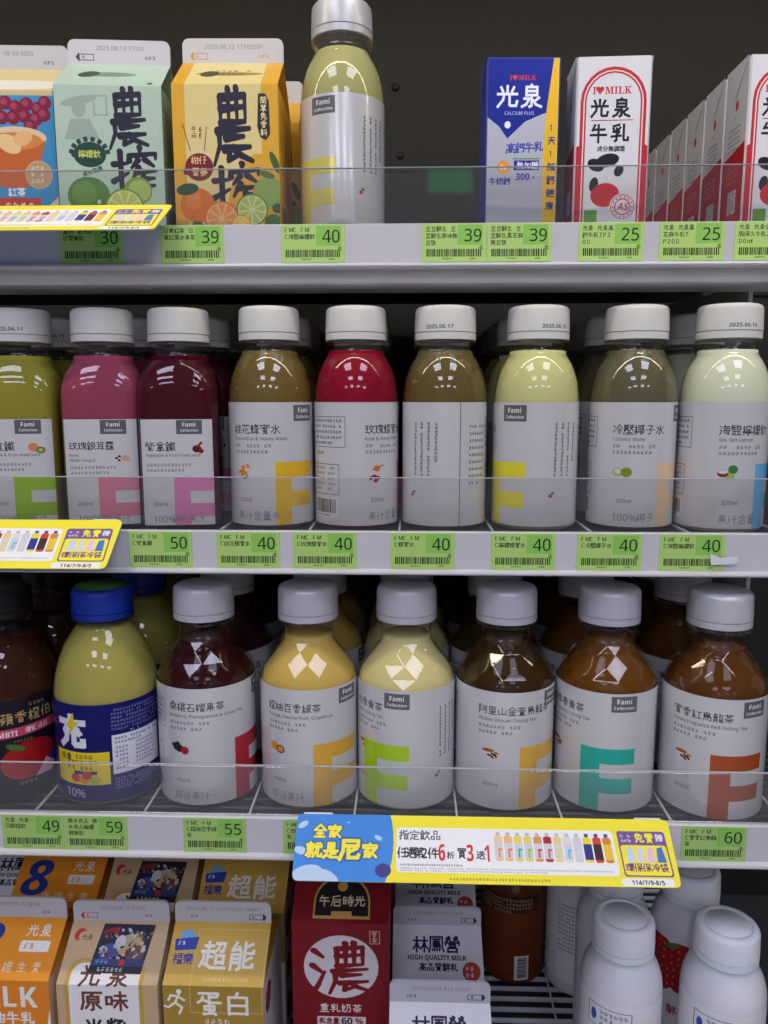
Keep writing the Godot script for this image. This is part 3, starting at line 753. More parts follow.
# small picture of the fruit or leaves beside the name
func icon(p: Pad, x: float, y: float, r: float, what: String) -> void:
	match what:
		"osmanthus":
			for q in [[-0.5, 0.1], [0.1, -0.5], [0.5, 0.3], [-0.1, 0.5], [0.0, 0.0], [0.9, -0.7]]:
				p.oval(x + q[0] * r, y + q[1] * r, r * 0.34, r * 0.26, rgb(232, 140, 30), q[0])
			p.oval(x + r * 0.5, y + r * 0.9, r * 0.5, r * 0.2, rgb(92, 98, 40), -0.3)
		"rose":
			for q in [[-0.6, 0.9], [-0.1, 0.7], [0.5, 0.9], [0.1, 1.3]]:
				p.oval(x + q[0] * r, y + q[1] * r, r * 0.33, r * 0.27, rgb(140, 30, 38), q[0])
			p.oval(x + r * 0.3, y - r * 0.4, r * 0.5, r * 0.42, rgb(222, 120, 60))
			p.line(Vector2(x - r * 0.4, y - r * 0.2), Vector2(x + r * 1.3, y - r * 0.8), r * 0.2, rgb(205, 130, 60))
		"coconut":
			p.oval(x - r * 0.5, y, r * 0.75, r * 0.6, rgb(200, 190, 150))
			p.oval(x - r * 0.5, y - r * 0.1, r * 0.5, r * 0.36, rgb(236, 232, 215))
			p.oval(x + r * 0.6, y, r * 0.75, r * 0.65, rgb(142, 160, 48))
		"salt":
			p.oval(x + r * 0.55, y - r * 0.55, r * 0.62, r * 0.58, rgb(62, 140, 60))
			p.oval(x + r * 0.2, y + r * 0.4, r * 0.6, r * 0.5, rgb(165, 200, 80))
			p.oval(x - r * 0.7, y, r * 0.7, r * 0.5, rgb(140, 60, 45))
			p.oval(x - r * 0.7, y - r * 0.2, r * 0.6, r * 0.26, rgb(240, 238, 235))
		"lemon":
			p.oval(x, y, r * 0.8, r * 0.6, rgb(230, 215, 60))
		"kiwi":
			p.oval(x - r * 0.5, y - r * 0.2, r * 0.9, r * 0.8, rgb(228, 150, 110))
			p.oval(x + r * 0.7, y + r * 0.3, r * 0.75, r * 0.6, rgb(96, 80, 40))
			p.oval(x + r * 0.7, y + r * 0.3, r * 0.58, r * 0.45, rgb(150, 180, 60))
			p.oval(x + r * 0.7, y + r * 0.3, r * 0.2, r * 0.15, rgb(230, 228, 180))
		"fungus":
			for q in [[0.7, 0.0], [0.3, 0.3], [0.9, 0.4]]:
				p.oval(x + q[0] * r, y + q[1] * r, r * 0.5, r * 0.4, rgb(228, 180, 150))
			for q in [[-0.9, 0.2], [-0.5, 0.6], [-0.4, -0.1]]:
				p.oval(x + q[0] * r, y + q[1] * r, r * 0.26, r * 0.2, rgb(96, 24, 30))
		"beet":
			p.oval(x, y, r * 0.8, r * 0.65, rgb(90, 22, 36))
			p.oval(x + r * 0.7, y + r * 0.4, r * 0.5, r * 0.42, rgb(150, 40, 46))
			p.line(Vector2(x - r * 0.2, y), Vector2(x + r * 0.8, y - r * 1.1), r * 0.4, rgb(150, 40, 40))
		"berries":
			for q in [[-0.9, -0.3], [-0.3, -0.5], [-0.6, 0.1], [0.1, -0.1], [-0.1, 0.3]]:
				p.oval(x + q[0] * r, y + q[1] * r, r * 0.42, r * 0.36, rgb(48, 24, 34))
			p.oval(x + r * 0.8, y + r * 0.3, r * 0.62, r * 0.58, rgb(170, 34, 40))
		"passion":
			p.oval(x - r * 0.5, y - r * 0.1, r * 0.7, r * 0.65, rgb(238, 150, 40))
			p.oval(x + r * 0.6, y + r * 0.2, r * 0.7, r * 0.6, rgb(110, 60, 44))
			p.oval(x + r * 0.6, y + r * 0.2, r * 0.5, r * 0.42, rgb(235, 160, 60))
		"tea":
			p.oval(x, y - r * 0.2, r * 1.0, r * 0.6, rgb(236, 230, 220), 0.0, 0.0, PI)
			p.oval(x, y - r * 0.2, r * 0.9, r * 0.24, rgb(170, 90, 30))
			for q in [[0.2, 0.5], [0.7, 0.3], [1.1, 0.5], [0.6, 0.7]]:
				p.oval(x + q[0] * r, y + q[1] * r, r * 0.36, r * 0.15, rgb(74, 58, 38), q[0])
			p.oval(x + r * 1.2, y + r * 0.1, r * 0.4, r * 0.16, rgb(196, 130, 60), 0.3)

# wrap-round label: positions are degrees round the bottle, 0 at the front
func band_print(title: String, english: Array, f: Color, what: String, size: String, foot: String, o := {}) -> Texture2D:
	var r: float = o.get("r", 31.15)
	var w := TAU * r
	var h: float = o.get("h", 88.0)
	var p := Pad.new(w, h, 4.6, SILVER)
	var c := func(deg: float) -> float: return w / 2 + deg_to_rad(deg) * r
	var ts: float = o.get("ts", 6.9)
	var x0: float = c.call(o.get("t0", -54.0))
	var u := h / 88.0
	var up: float = o.get("up", 0.0)
	p.cj(title, x0, 15.5 * u - up, ts, INK, 0.085)
	for i in english.size():
		p.tx(english[i], x0, (26.8 + i * 3.8) * u - up, 2.5, Color(0.33, 0.33, 0.35))
	var y := (26.0 + english.size() * 4.2) * u - up
	p.fine(x0, y - 0.5, ts * 5.0, 2, 2.5, Color(0.38, 0.38, 0.4), 1.7)
	icon(p, x0 + 7.5, 49.0 * u - up * 0.8, 5.2, what)
	var fx: float = c.call(6)
	var fw: float = c.call(o.get("f_to", 67.0)) - fx
	big_f(p, fx, 42.5 * u - up * 0.3, fw, h - 42.5 * u + up * 0.3, f)
	badge(p, c.call(o.get("f_to", 67.0)) - 18.6, 2.0, 18.6, 11.5)
	p.tx(size, x0 + 4, 71 * u, 2.9, Color(0.35, 0.35, 0.37))
	if foot:
		var soft := Color(0.52, 0.52, 0.54)
		var at: float = x0 + 2
		if foot.begins_with("1"):
			p.tx("100%", at, 84 * u, 5.2, soft)
			p.cj(foot.substr(4), at + 17, 78 * u, 6.2, soft, 0.07)
		else:
			p.cj(foot, at, 78 * u, 6.4, soft, 0.07)
	# back: facts, bar code, seam
	var n0: float = c.call(-142)
	var nw: float = c.call(-80) - n0
	p.frame(n0, 10, nw, 22, 0.35, INK)
	p.fine(n0 + 1.5, 12, nw - 3, 5, 2.2, INK, 1.8)
	p.fine(n0 + 2, 35, nw * 0.6, 1, 2.4, INK)
	p.frame(n0 + 1, 44, nw - 6, 22, 0.3, INK)
	p.fine(n0 + 2.5, 46, nw * 0.42, 5, 2.0, INK, 1.9)
	p.fine(n0 + nw * 0.55, 46, nw * 0.24, 5, 2.0, INK, 1.9)
	p.rect(n0, 68, nw - 6, 15, Color(0.93, 0.93, 0.92))
	p.bars(n0 + 2, 69.5, nw - 10, 10, Color(0.1, 0.1, 0.1))
	p.fine(n0 + 3, 80.5, nw - 12, 1, 1.6, INK)
	p.fine(c.call(104), 14, 40, 4, 2.3, INK, 2.4, true)
	p.oval(c.call(101), 66, 1.5, 1.2, rgb(205, 60, 50))
	p.oval(c.call(104), 64, 1.4, 1.0, rgb(80, 150, 70))
	p.rect(c.call(168), 0, 0.6, h, Color(0.52, 0.42, 0.32))
	p.fine(c.call(-178), 16, 18, 9, 2.2, INK, 2.3)
	return p.done()

func wrap450(title: String, english: String, f: Color, what: String, foot: String, t0 := -50.0) -> Texture2D:
	return band_print(title, [english], f, what, "450ml", foot, {"r": 36.5, "h": 88.0, "ts": 6.5, "f_to": 67.0, "t0": t0, "up": 5.0})

func sheet265(title: String, english: Array, f: Color, what: String) -> Texture2D:
	var p := Pad.new(50, 76, 5.6, SILVER)
	badge(p, 25, 0.5, 18, 10)
	p.cj(title, 3, 16, 5.8 if title.length() > 3 else 6.6, INK, 0.085)
	for i in english.size():
		p.tx(english[i], 3, 26.5 + i * 3.7, 2.1, Color(0.33, 0.33, 0.35))
	p.fine(3, 31.5 if english.size() < 2 else 33.5, 34, 2, 2.2, Color(0.38, 0.38, 0.4), 1.7)
	icon(p, 39, 21 if title.length() < 4 else 27, 4.0, what)
	big_f(p, 22, 41.5, 32, 40, f)
	p.tx("265ml", 7, 62, 2.7, Color(0.35, 0.35, 0.37))
	p.tx("100%", 7, 74, 4.6, Color(0.5, 0.5, 0.52))
	p.cj("綜合果汁", 20, 68.6, 5.4, Color(0.5, 0.5, 0.52), 0.07)
	return p.done()

func cap_print(when: String, c: Color, deg: float) -> Texture2D:
	var p := Pad.new(140, 24, 4.0, c)
	p.tx(when, 70 + deg / 360.0 * 140, 16.5, 2.6, Color(0.35, 0.35, 0.36), true, false, 0.5, 1.15)
	return p.done()

func lemon_print() -> Texture2D:
	var p := Pad.new(243.8, 74, 4.4, rgb(14, 18, 100))
	var m := 121.9
	var white := Color(0.92, 0.92, 0.94)
	p.cj("充", m - 41, 9, 24, white, 0.2)
	p.poly(PackedVector2Array([Vector2(m - 26, 6), Vector2(m - 33, 17), Vector2(m - 29, 17), Vector2(m - 32, 25), Vector2(m - 22, 13), Vector2(m - 26, 13)]), rgb(245, 210, 30))
	p.rect(m - 46, 36, 45, 25, rgb(240, 214, 40))
	p.cj("能量", m - 40, 38, 5, rgb(90, 80, 30), 0.1)
	p.fine(m - 34, 38, 28, 3, 3.2, rgb(90, 80, 30), 1.35)
	p.rect(m - 28, 50.5, 18, 2.6, rgb(40, 44, 110))
	for q in [[-27, 56, 210, 70, 50], [-20, 57, 236, 150, 40], [-12, 57.5, 190, 190, 60], [-18, 53.5, 190, 60, 60]]:
		p.oval(m + q[0], q[1], 4.2, 3.2, rgb(q[2], q[3], q[4]))
	p.tx("10%", m - 36, 71, 6.5, white)
	p.fine(m + 1, 4, 44, 6, 1.9, rgb(196, 200, 230), 1.55)
	p.rect(m + 1, 24, 40, 30, white)
	p.fine(m + 12, 21.6, 20, 1, 1.8, white)
	p.fine(m + 3, 26, 36, 2, 2.0, rgb(30, 34, 110), 1.5)
	p.fine(m + 3, 33, 10, 6, 2.1, rgb(30, 34, 110), 1.5)
	p.fine(m + 18, 32, 18, 6, 1.9, rgb(60, 64, 130), 1.6)
	p.fine(m + 2, 57, 40, 4, 1.7, rgb(196, 200, 230), 1.4)
	p.rect(m + 46, 0, 1, 74, white)
	return p.done()

func apple_print() -> Texture2D:
	var p := Pad.new(243.8, 74, 4.4, rgb(26, 24, 38))
	var m := 121.9
	var gold := rgb(206, 172, 110)
	p.fine(m + 14, 4, 18, 1, 2.8, gold)
	p.cj("蘋香橙伯爵", m - 6, 9, 8.4, gold, 0.1, 1.16)
	p.poly(PackedVector2Array([Vector2(m - 26, 22), Vector2(m + 52, 19), Vector2(m + 52, 26), Vector2(m - 26, 29)]), rgb(214, 78, 104))
	p.tx("MBTI", m - 8, 27, 4, Color.WHITE, true)
	p.cj("的", m + 12, 22, 4.5, Color.WHITE, 0.12)
	p.fine(m + 10, 22, 26, 1, 4.2, Color(0.98, 0.9, 0.92))
	p.fine(m + 2, 30.5, 24, 1, 2.0, gold)
	p.oval(m + 13, 47, 21, 14.5, rgb(178, 26, 34), -0.15)
	p.oval(m + 3, 36, 7, 2.4, rgb(88, 120, 50), 0.4)
	p.line(Vector2(m + 12, 38), Vector2(m + 15, 33), 1.0, rgb(90, 60, 30))
	p.oval(m + 41, 33, 5, 4.2, rgb(196, 40, 48))
	p.poly(PackedVector2Array([Vector2(m + 24, 58), Vector2(m + 32, 44), Vector2(m + 40, 45), Vector2(m + 34, 60)]), rgb(40, 62, 140))
	p.poly(PackedVector2Array([Vector2(m + 16, 62), Vector2(m + 25, 50), Vector2(m + 33, 56), Vector2(m + 30, 62)]), rgb(226, 180, 196))
	p.fine(m + 4, 63, 22, 1, 3.0, gold)
	return p.done()

# price ticket; fresh only sets how light the green is
func tag_print(lines: Array, price: String, fresh: float) -> Texture2D:
	var p := Pad.new(44.5, 25.5, 5.4, rgb(164, 202, 112).lerp(rgb(192, 228, 130), fresh))
	var ink := rgb(28, 40, 24)
	p.rect(24.5, 0.8, 17.5, 13.4, rgb(138, 196, 90).lerp(rgb(154, 212, 98), fresh))
	p.tx(price, 41, 12, 8.4, ink, false, false, 1.0)
	for i in lines.size():
		var s: String = lines[i]
		var x := 2.5
		for ch in s:
			if ch == " ":
				x += 2.6
			elif GLYPHS.has(ch):
				p.cj(ch, x, 1.8 + i * 4.6, 3.5, ink, 0.085)
				x += 3.7
			else:
				p.tx(ch, x + 0.3, 5.0 + i * 4.6, 2.9, ink)
				x += 2.9
	p.cj("元", 39.6, 14.6, 2.7, ink, 0.12)
	p.bars(3.2, 17, 38, 5, ink)
	p.fine(14, 22.8, 12, 1, 1.3, rgb(50, 70, 40))
	p.fine(33, 22.8, 7, 1, 1.3, rgb(50, 70, 40))
	return p.done()

# shelf talker: blue slogan, the drinks on offer, the cool bag
func offer_print() -> Texture2D:
	var p := Pad.new(270, 48, 4.4, rgb(250, 236, 60))
	var white := Color(0.96, 0.96, 0.97)
	p.rect(0, 0, 62, 48, rgb(64, 140, 226))
	p.oval(58, 20, 13, 34, rgb(64, 140, 226))
	for q in [[5, 8, 4, -0.6], [38, 6, 1, 0], [60, 17, 3, 0.5], [5, 27, 5, 0.3], [10, 44, 12, -0.3], [24, 46, 10, 0.4]]:
		p.oval(q[0], q[1], q[2], q[2] * 0.55, rgb(190, 214, 244), q[3])
	for pass_ in 2:
		var c := rgb(44, 84, 170) if pass_ == 0 else rgb(250, 238, 70)
		var w := 0.34 if pass_ == 0 else 0.19
		p.cj("全家", 13, 8, 9.4, c, w, 1.12)
		p.cj("就是", 9, 21, 11, c, w, 1.1)
		p.cj("尼", 33, 18, 15, c, w)
		p.cj("家", 49, 21, 10.5, c, w)
	p.oval(64, 40, 5.6, 4.8, rgb(70, 62, 140))
	p.round_rect(73, 9, 155, 32, 3, white)
	p.cj("指定飲品", 75, 11, 7, rgb(60, 60, 70), 0.1)
	p.cj("任選第", 74, 23.5, 7.4, rgb(40, 40, 50), 0.12, 0.78)
	p.tx("2", 91.5, 31, 7, rgb(40, 40, 50), true, false, 0.0, 0.7)
	p.cj("件", 95.5, 23.5, 7.4, rgb(40, 40, 50), 0.12)
	p.tx("6", 103, 32.5, 11.5, rgb(220, 36, 44), true, false, 0.0, 0.6)
	p.cj("折", 109, 26, 5, rgb(40, 40, 50), 0.12)
	p.cj("買", 116, 23.5, 7, rgb(40, 40, 50), 0.12)
	p.tx("3", 123, 32.5, 11.5, rgb(220, 36, 44), true, false, 0.0, 0.6)
	p.cj("送", 129.5, 25, 6, rgb(40, 40, 50), 0.12)
	p.tx("1", 135.5, 32.5, 11.5, rgb(220, 36, 44), true, false, 0.0, 0.6)
	p.fine(76, 35, 54, 1, 1.5, rgb(90, 90, 100))
	var fs := [[238, 206, 160, 240, 150, 60], [244, 190, 120, 236, 120, 40], [240, 216, 90, 40, 170, 170], [226, 216, 120, 150, 200, 60], [226, 150, 90, 210, 60, 60], [176, 40, 60, 200, 90, 120], [232, 214, 140, 244, 220, 60], [226, 226, 216, 80, 190, 230], [214, 214, 220, 220, 220, 226], [240, 220, 60, 40, 50, 140], [214, 60, 40, 60, 30, 40], [220, 140, 50, 240, 200, 60]]
	for i in fs.size():
		var x := 143.0 + i * 7.0
		var e: Array = fs[i]
		p.rect(x + 1.6, 11.5, 2.6, 2.4, rgb(190, 190, 196) if i < 9 else rgb(60, 60, 140))
		p.round_rect(x, 14, 5.8, 18, 1.6, rgb(e[0], e[1], e[2]))
		p.rect(x, 19, 5.8, 11, rgb(216, 214, 220) if i < 9 else rgb(e[3], e[4], e[5]))
		p.rect(x + 2.4, 23, 3.0, 1.5, rgb(e[3], e[4], e[5]))
		p.rect(x + 2.4, 23, 1.2, 6.5, rgb(e[3], e[4], e[5]))
	p.fine(76, 37.5, 148, 2, 1.1, rgb(110, 110, 120), 1.5)
	p.fine(110, 44, 110, 1, 2.0, rgb(120, 110, 40))
	p.round_rect(231, 9, 34, 32, 2, rgb(120, 84, 150))
	p.round_rect(232, 19, 32, 21, 2, rgb(250, 236, 60))
	p.fine(233, 11.5, 9, 2, 2.2, white)
	p.cj("免費", 243, 10.5, 6.6, rgb(250, 236, 60), 0.15)
	p.cj("贈", 258, 11, 5, white, 0.12)
	for q in [[236, 200, 220, 240], [243, 220, 220, 230], [250, 236, 200, 220], [257, 60, 120, 200]]:
		p.poly(PackedVector2Array([Vector2(q[0] - 1, 31), Vector2(q[0], 21), Vector2(q[0] + 4, 20), Vector2(q[0] + 5, 31)]), rgb(q[1], q[2], q[3]))
	p.cj("環保保冷袋", 233, 32, 5.4, rgb(96, 62, 130), 0.13, 1.1)
	p.round_rect(228, 42.3, 36, 5, 2, white)
	p.tx("114/7/9-8/5", 246, 46.4, 3.0, rgb(40, 40, 50), true, false, 0.5)
	return p.done()

func citrus(p: Pad, x: float, y: float, r: float, skin: Color, flesh: Color, pith: Color) -> void:
	p.oval(x, y, r, r * 0.96, skin)
	p.oval(x, y, r * 0.9, r * 0.86, pith)
	for i in 9:
		var a := TAU * i / 9 + 0.2
		p.poly(PackedVector2Array([Vector2(x, y) + Vector2.from_angle(a + 0.3) * r * 0.1, Vector2(x, y) + Vector2.from_angle(a + 0.06) * r * 0.8, Vector2(x, y) + Vector2.from_angle(a + 0.33) * r * 0.83, Vector2(x, y) + Vector2.from_angle(a + 0.62) * r * 0.8]), flesh)

func fin_top(p: Pad, c: Color, when: String, arrow_right: bool, ac: Color) -> void:
	p.rect(0, 0, 80, 17, c)
	p.tx(when, 38, 7.2, 3.0, Color(0.55, 0.55, 0.56), false, false, 0.5, 1.1)
	var x := 58.0 if arrow_right else 8.0
	p.frame(x, 10, 11, 4.6, 0.5, ac)
	var tip := x + 13.5 if arrow_right else x - 2.5
	p.poly(PackedVector2Array([Vector2(x + (11 if arrow_right else 0), 9), Vector2(tip, 12.3), Vector2(x + (11 if arrow_right else 0), 15.6)]), ac)
	p.fine(x + 2, 11, 7, 1, 2.6, ac)
	p.fine(12 if arrow_right else 56, 11, 12, 1, 2.6, Color(0.35, 0.35, 0.36) if ac.r < 0.6 else ac)

func brushed(p: Pad, ch: String, x: float, y: float, w: float, h: float, c: Color, pen := 0.115) -> void:
	p.T = Transform2D(Vector2(w, -0.09 * w), Vector2(0.02 * h, h), Vector2(x, y + 0.05 * w))
	p.cj(ch, 0, 0, 1, c, pen, 1.0, false, true)
	p.T = Transform2D()

# the tall fruit-drink cartons: fin 17, slope 47, front from 64 to 162
func lime_carton() -> Texture2D:
	var p := Pad.new(75, 162, 5.0, rgb(182, 206, 188))
	fin_top(p, rgb(214, 212, 218), "2025.08.13 17:03", false, rgb(70, 72, 80))
	p.oval(34, 40, 20, 5, rgb(120, 150, 140))
	p.oval(20, 40, 8, 6, rgb(52, 84, 60), -0.5)
	p.cj("果", 64, 56, 4.6, rgb(48, 44, 60), 0.14)
	var pale := rgb(158, 178, 166)
	p.oval(17, 74, 13, 3, pale, -0.2)
	p.oval(17, 79, 5, 6, pale)
	p.poly(PackedVector2Array([Vector2(6, 100), Vector2(11, 86), Vector2(24, 86), Vector2(31, 100)]), pale)
	p.frame(27, 70, 10, 14, 1.2, pale)
	var ink := rgb(44, 40, 58)
	brushed(p, "農", 37, 66, 28, 38, ink)
	brushed(p, "搾", 38, 105, 31, 33, ink)
	p.oval(23, 110, 11.5, 8.6, rgb(36, 74, 62))
	p.oval(12, 110, 2, 2, rgb(36, 74, 62))
	p.cj("檸檬飲", 15, 107, 5, rgb(206, 214, 110), 0.12, 1.06)
	for i in 8:
		var a := PI + (i + 0.5) * PI / 8
		p.T = Transform2D(a + PI / 2, Vector2(23 + cos(a) * 13, 110 + sin(a) * 10.5))
		p.rect(-1.5, -1.6, 3, 3.2, rgb(36, 74, 62))
	p.T = Transform2D(-0.35, Vector2(18, 125))
	p.cj("成分無調", 0, -3, 3.4, rgb(36, 74, 62), 0.14)
	p.T = Transform2D()
	p.oval(56, 134, 10, 9.5, rgb(130, 160, 60))
	p.oval(57, 134, 8, 7.5, rgb(176, 196, 104))
	p.oval(21, 138, 15, 13, rgb(86, 132, 58))
	p.oval(18, 136, 9, 8, rgb(110, 152, 72))
	for i in 60:
		var a := p.dice.randf() * TAU
		var q := sqrt(p.dice.randf())
		p.oval(21 + cos(a) * 14 * q, 138 + sin(a) * 12 * q, 0.35, 0.3, rgb(140, 176, 96))
	p.oval(28, 142, 1.2, 1.6, rgb(226, 236, 214), 0.3)
	p.oval(25, 146, 0.8, 1.0, rgb(226, 236, 214), 0.3)
	citrus(p, 46, 146, 14, rgb(120, 160, 50), rgb(198, 210, 96), rgb(226, 232, 170))
	return p.done()

func mandarin_carton() -> Texture2D:
	var gold := rgb(226, 172, 52)
	var p := Pad.new(75, 162, 5.0, gold)
	p.rect(9, 17, 54, 145, rgb(228, 210, 144))
	p.oval(60, 150, 22, 40, gold)
	fin_top(p, rgb(214, 211, 216), "2025.08.12 17103591", false, rgb(206, 160, 70))
	p.oval(38, 42, 24, 4, rgb(160, 140, 70))
	p.fine(26, 34, 30, 2, 4.2, rgb(70, 66, 40))
	p.oval(24, 42, 7, 6, rgb(60, 70, 40), -0.5)
	var ink := rgb(44, 42, 62)
	brushed(p, "農", 28, 67, 29, 49, ink)
	brushed(p, "搾", 27, 117, 33, 33, ink)
	p.poly(PackedVector2Array([Vector2(61, 70), Vector2(66, 70), Vector2(68.5, 75), Vector2(69, 97), Vector2(66, 101), Vector2(62, 99), Vector2(60, 92)]), rgb(44, 42, 56))
	p.cj("簡單免香料", 62.3, 72, 4.6, rgb(238, 222, 160), 0.13, 1.16, true)
	p.line(Vector2(7, 90), Vector2(12, 108), 0.5, rgb(90, 40, 40))
	p.line(Vector2(24, 92), Vector2(22, 108), 0.5, rgb(90, 40, 40))
	p.fine(13, 92, 11, 2, 3.6, rgb(110, 50, 46), 1.2, true)
	p.oval(18, 119, 10, 9.4, rgb(120, 38, 46))
	p.oval(8.5, 122, 2, 2.4, rgb(120, 38, 46))
	p.cj("柑仔", 12.2, 111.5, 5.4, rgb(238, 200, 150), 0.12)
	p.cj("雷夢", 12.6, 119.5, 5.4, rgb(238, 200, 150), 0.12)
	p.oval(67, 136, 11, 10.5, rgb(146, 176, 92))
	p.oval(72, 116, 2.4, 8, rgb(70, 100, 50), -0.4)
	p.oval(66, 124, 6, 2.2, rgb(90, 120, 56), 0.3)
	p.oval(16, 145, 12.5, 12, rgb(224, 120, 44))
	p.oval(13, 142, 6, 6, rgb(234, 140, 60))
	p.oval(9, 134, 8, 4, rgb(52, 84, 64), -0.15)
	citrus(p, 55, 148, 11.5, rgb(100, 140, 50), rgb(184, 204, 104), rgb(222, 230, 170))
	citrus(p, 33, 154, 12.5, rgb(224, 112, 50), rgb(240, 156, 84), rgb(248, 196, 140))
	citrus(p, 47, 158, 6.8, rgb(220, 160, 40), rgb(246, 208, 90), rgb(250, 226, 150))
	p.oval(70, 157, 6.2, 6, rgb(76, 120, 60))
	p.oval(73, 147, 3.6, 3.4, rgb(60, 100, 56))
	p.oval(16, 160, 5, 4, rgb(90, 124, 60), 0.5)
	return p.done()

func fruit_tea_carton() -> Texture2D:
	var p := Pad.new(75, 162, 5.0, rgb(66, 150, 204))
	fin_top(p, rgb(206, 205, 210), "08 03 6003", false, rgb(90, 90, 100))
	p.rect(0, 17, 75, 50, rgb(214, 196, 140))
	p.oval(44, 52, 40, 10, rgb(226, 222, 210))
	for q in [[34, 76], [41, 72], [48, 75], [56, 73], [64, 76], [69, 72], [38, 82], [46, 82], [54, 81], [62, 83], [58, 88], [68, 80]]:
		p.oval(q[0], q[1], 4.8, 4.8, rgb(132, 34, 64))
		p.oval(q[0] - 1, q[1] - 1, 2.4, 2.4, rgb(170, 66, 92))
	p.oval(46, 96, 23, 8, rgb(236, 206, 170))
	p.poly(PackedVector2Array([Vector2(24, 98), Vector2(68, 98), Vector2(62, 118), Vector2(54, 130), Vector2(34, 130)]), rgb(206, 106, 50))
	p.oval(46, 98, 20, 6, rgb(224, 140, 70))
	p.oval(42, 100, 9, 6, rgb(244, 206, 150), 0.5)
	p.oval(52, 96, 7, 5, rgb(240, 190, 130), -0.4)
	p.oval(62, 121, 9.8, 9.8, rgb(214, 184, 146))
	p.oval(62, 121, 9.0, 9.0, rgb(196, 160, 118))
	p.fine(56, 115, 12, 3, 3.0, rgb(244, 232, 214), 1.5)
	p.cj("紅茶", 39, 130, 6, Color.WHITE, 0.14)
	p.rect(0, 137, 62, 25, rgb(206, 74, 56))
	p.cj("のための", 36, 140, 4.6, Color.WHITE, 0.12, 1.2)
	p.tx("FRUITS", 60, 155, 7, Color.WHITE, false, true, 1.0)
	p.poly(PackedVector2Array([Vector2(62, 148), Vector2(75, 136), Vector2(75, 162), Vector2(62, 162)]), rgb(236, 216, 190))
	p.oval(68, 150, 3, 2, rgb(200, 130, 90), 0.5)
	return p.done()

func side_print(c: Color, ink: Color) -> Texture2D:
	var p := Pad.new(75, 98, 3.0, c)
	p.fine(8, 12, 56, 14, 2.8, ink, 1.6)
	p.bars(10, 78, 30, 12, ink)
	return p.done()

func milk_side() -> Texture2D:
	var p := Pad.new(75, 124, 3.0, rgb(232, 231, 234))
	for y in [22.0, 62.0, 100.0]:
		p.oval(18, y, 11, 11, rgb(150, 40, 44))
		p.fine(11, y - 4, 15, 2, 3.0, rgb(236, 220, 216))
	p.fine(36, 14, 30, 8, 2.4, rgb(110, 96, 80), 2.2)
	p.fine(36, 70, 30, 8, 2.4, rgb(110, 96, 80), 2.2)
	return p.done()

# bottom row: fin 17, slope 45, front from 62
func gold_carton() -> Texture2D:
	var p := Pad.new(75, 186, 4.4, rgb(216, 176, 78))  # slope gold painted lighter than the front, for light from above
	fin_top(p, rgb(206, 204, 208), "2025.08.12 COOK003106447", true, rgb(60, 60, 64))
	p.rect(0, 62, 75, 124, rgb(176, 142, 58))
	p.frame(20, 22, 54, 62, 0.5, rgb(224, 200, 140))
	var w := rgb(250, 246, 236)
	p.oval(12, 27, 5.4, 4, rgb(120, 180, 230))
	p.poly(PackedVector2Array([Vector2(3, 30), Vector2(21, 28), Vector2(20, 37), Vector2(4, 38)]), rgb(50, 70, 170))
	p.fine(5, 31, 13, 1, 3.2, w)
	p.cj("福樂", 3.5, 40, 7.6, rgb(50, 60, 160), 0.115)
	p.cj("超能", 25, 31.5, 19, w, 0.12, 1.12)
	p.tx("SUPER PROTEIN", 46, 59, 2.6, rgb(232, 214, 160), false, false, 0.5, 1.3)
	p.cj("蛋白", 25, 67, 19, w, 0.12, 1.12)
	p.oval(12, 67, 2, 2.2, w)
	for q in [[12, 69, 9, 76], [9, 76, 14, 80], [14, 80, 12, 85], [9, 76, 4, 80], [4, 80, 1, 79], [11, 71, 16, 74], [11, 71, 6, 70], [6, 70, 4, 74]]:
		p.line(Vector2(q[0], q[1]), Vector2(q[2], q[3]), 1.8, w)
	p.fine(30, 89, 32, 1, 4.4, w)
	p.rect(0, 108, 75, 78, rgb(236, 230, 218))
	return p.done()

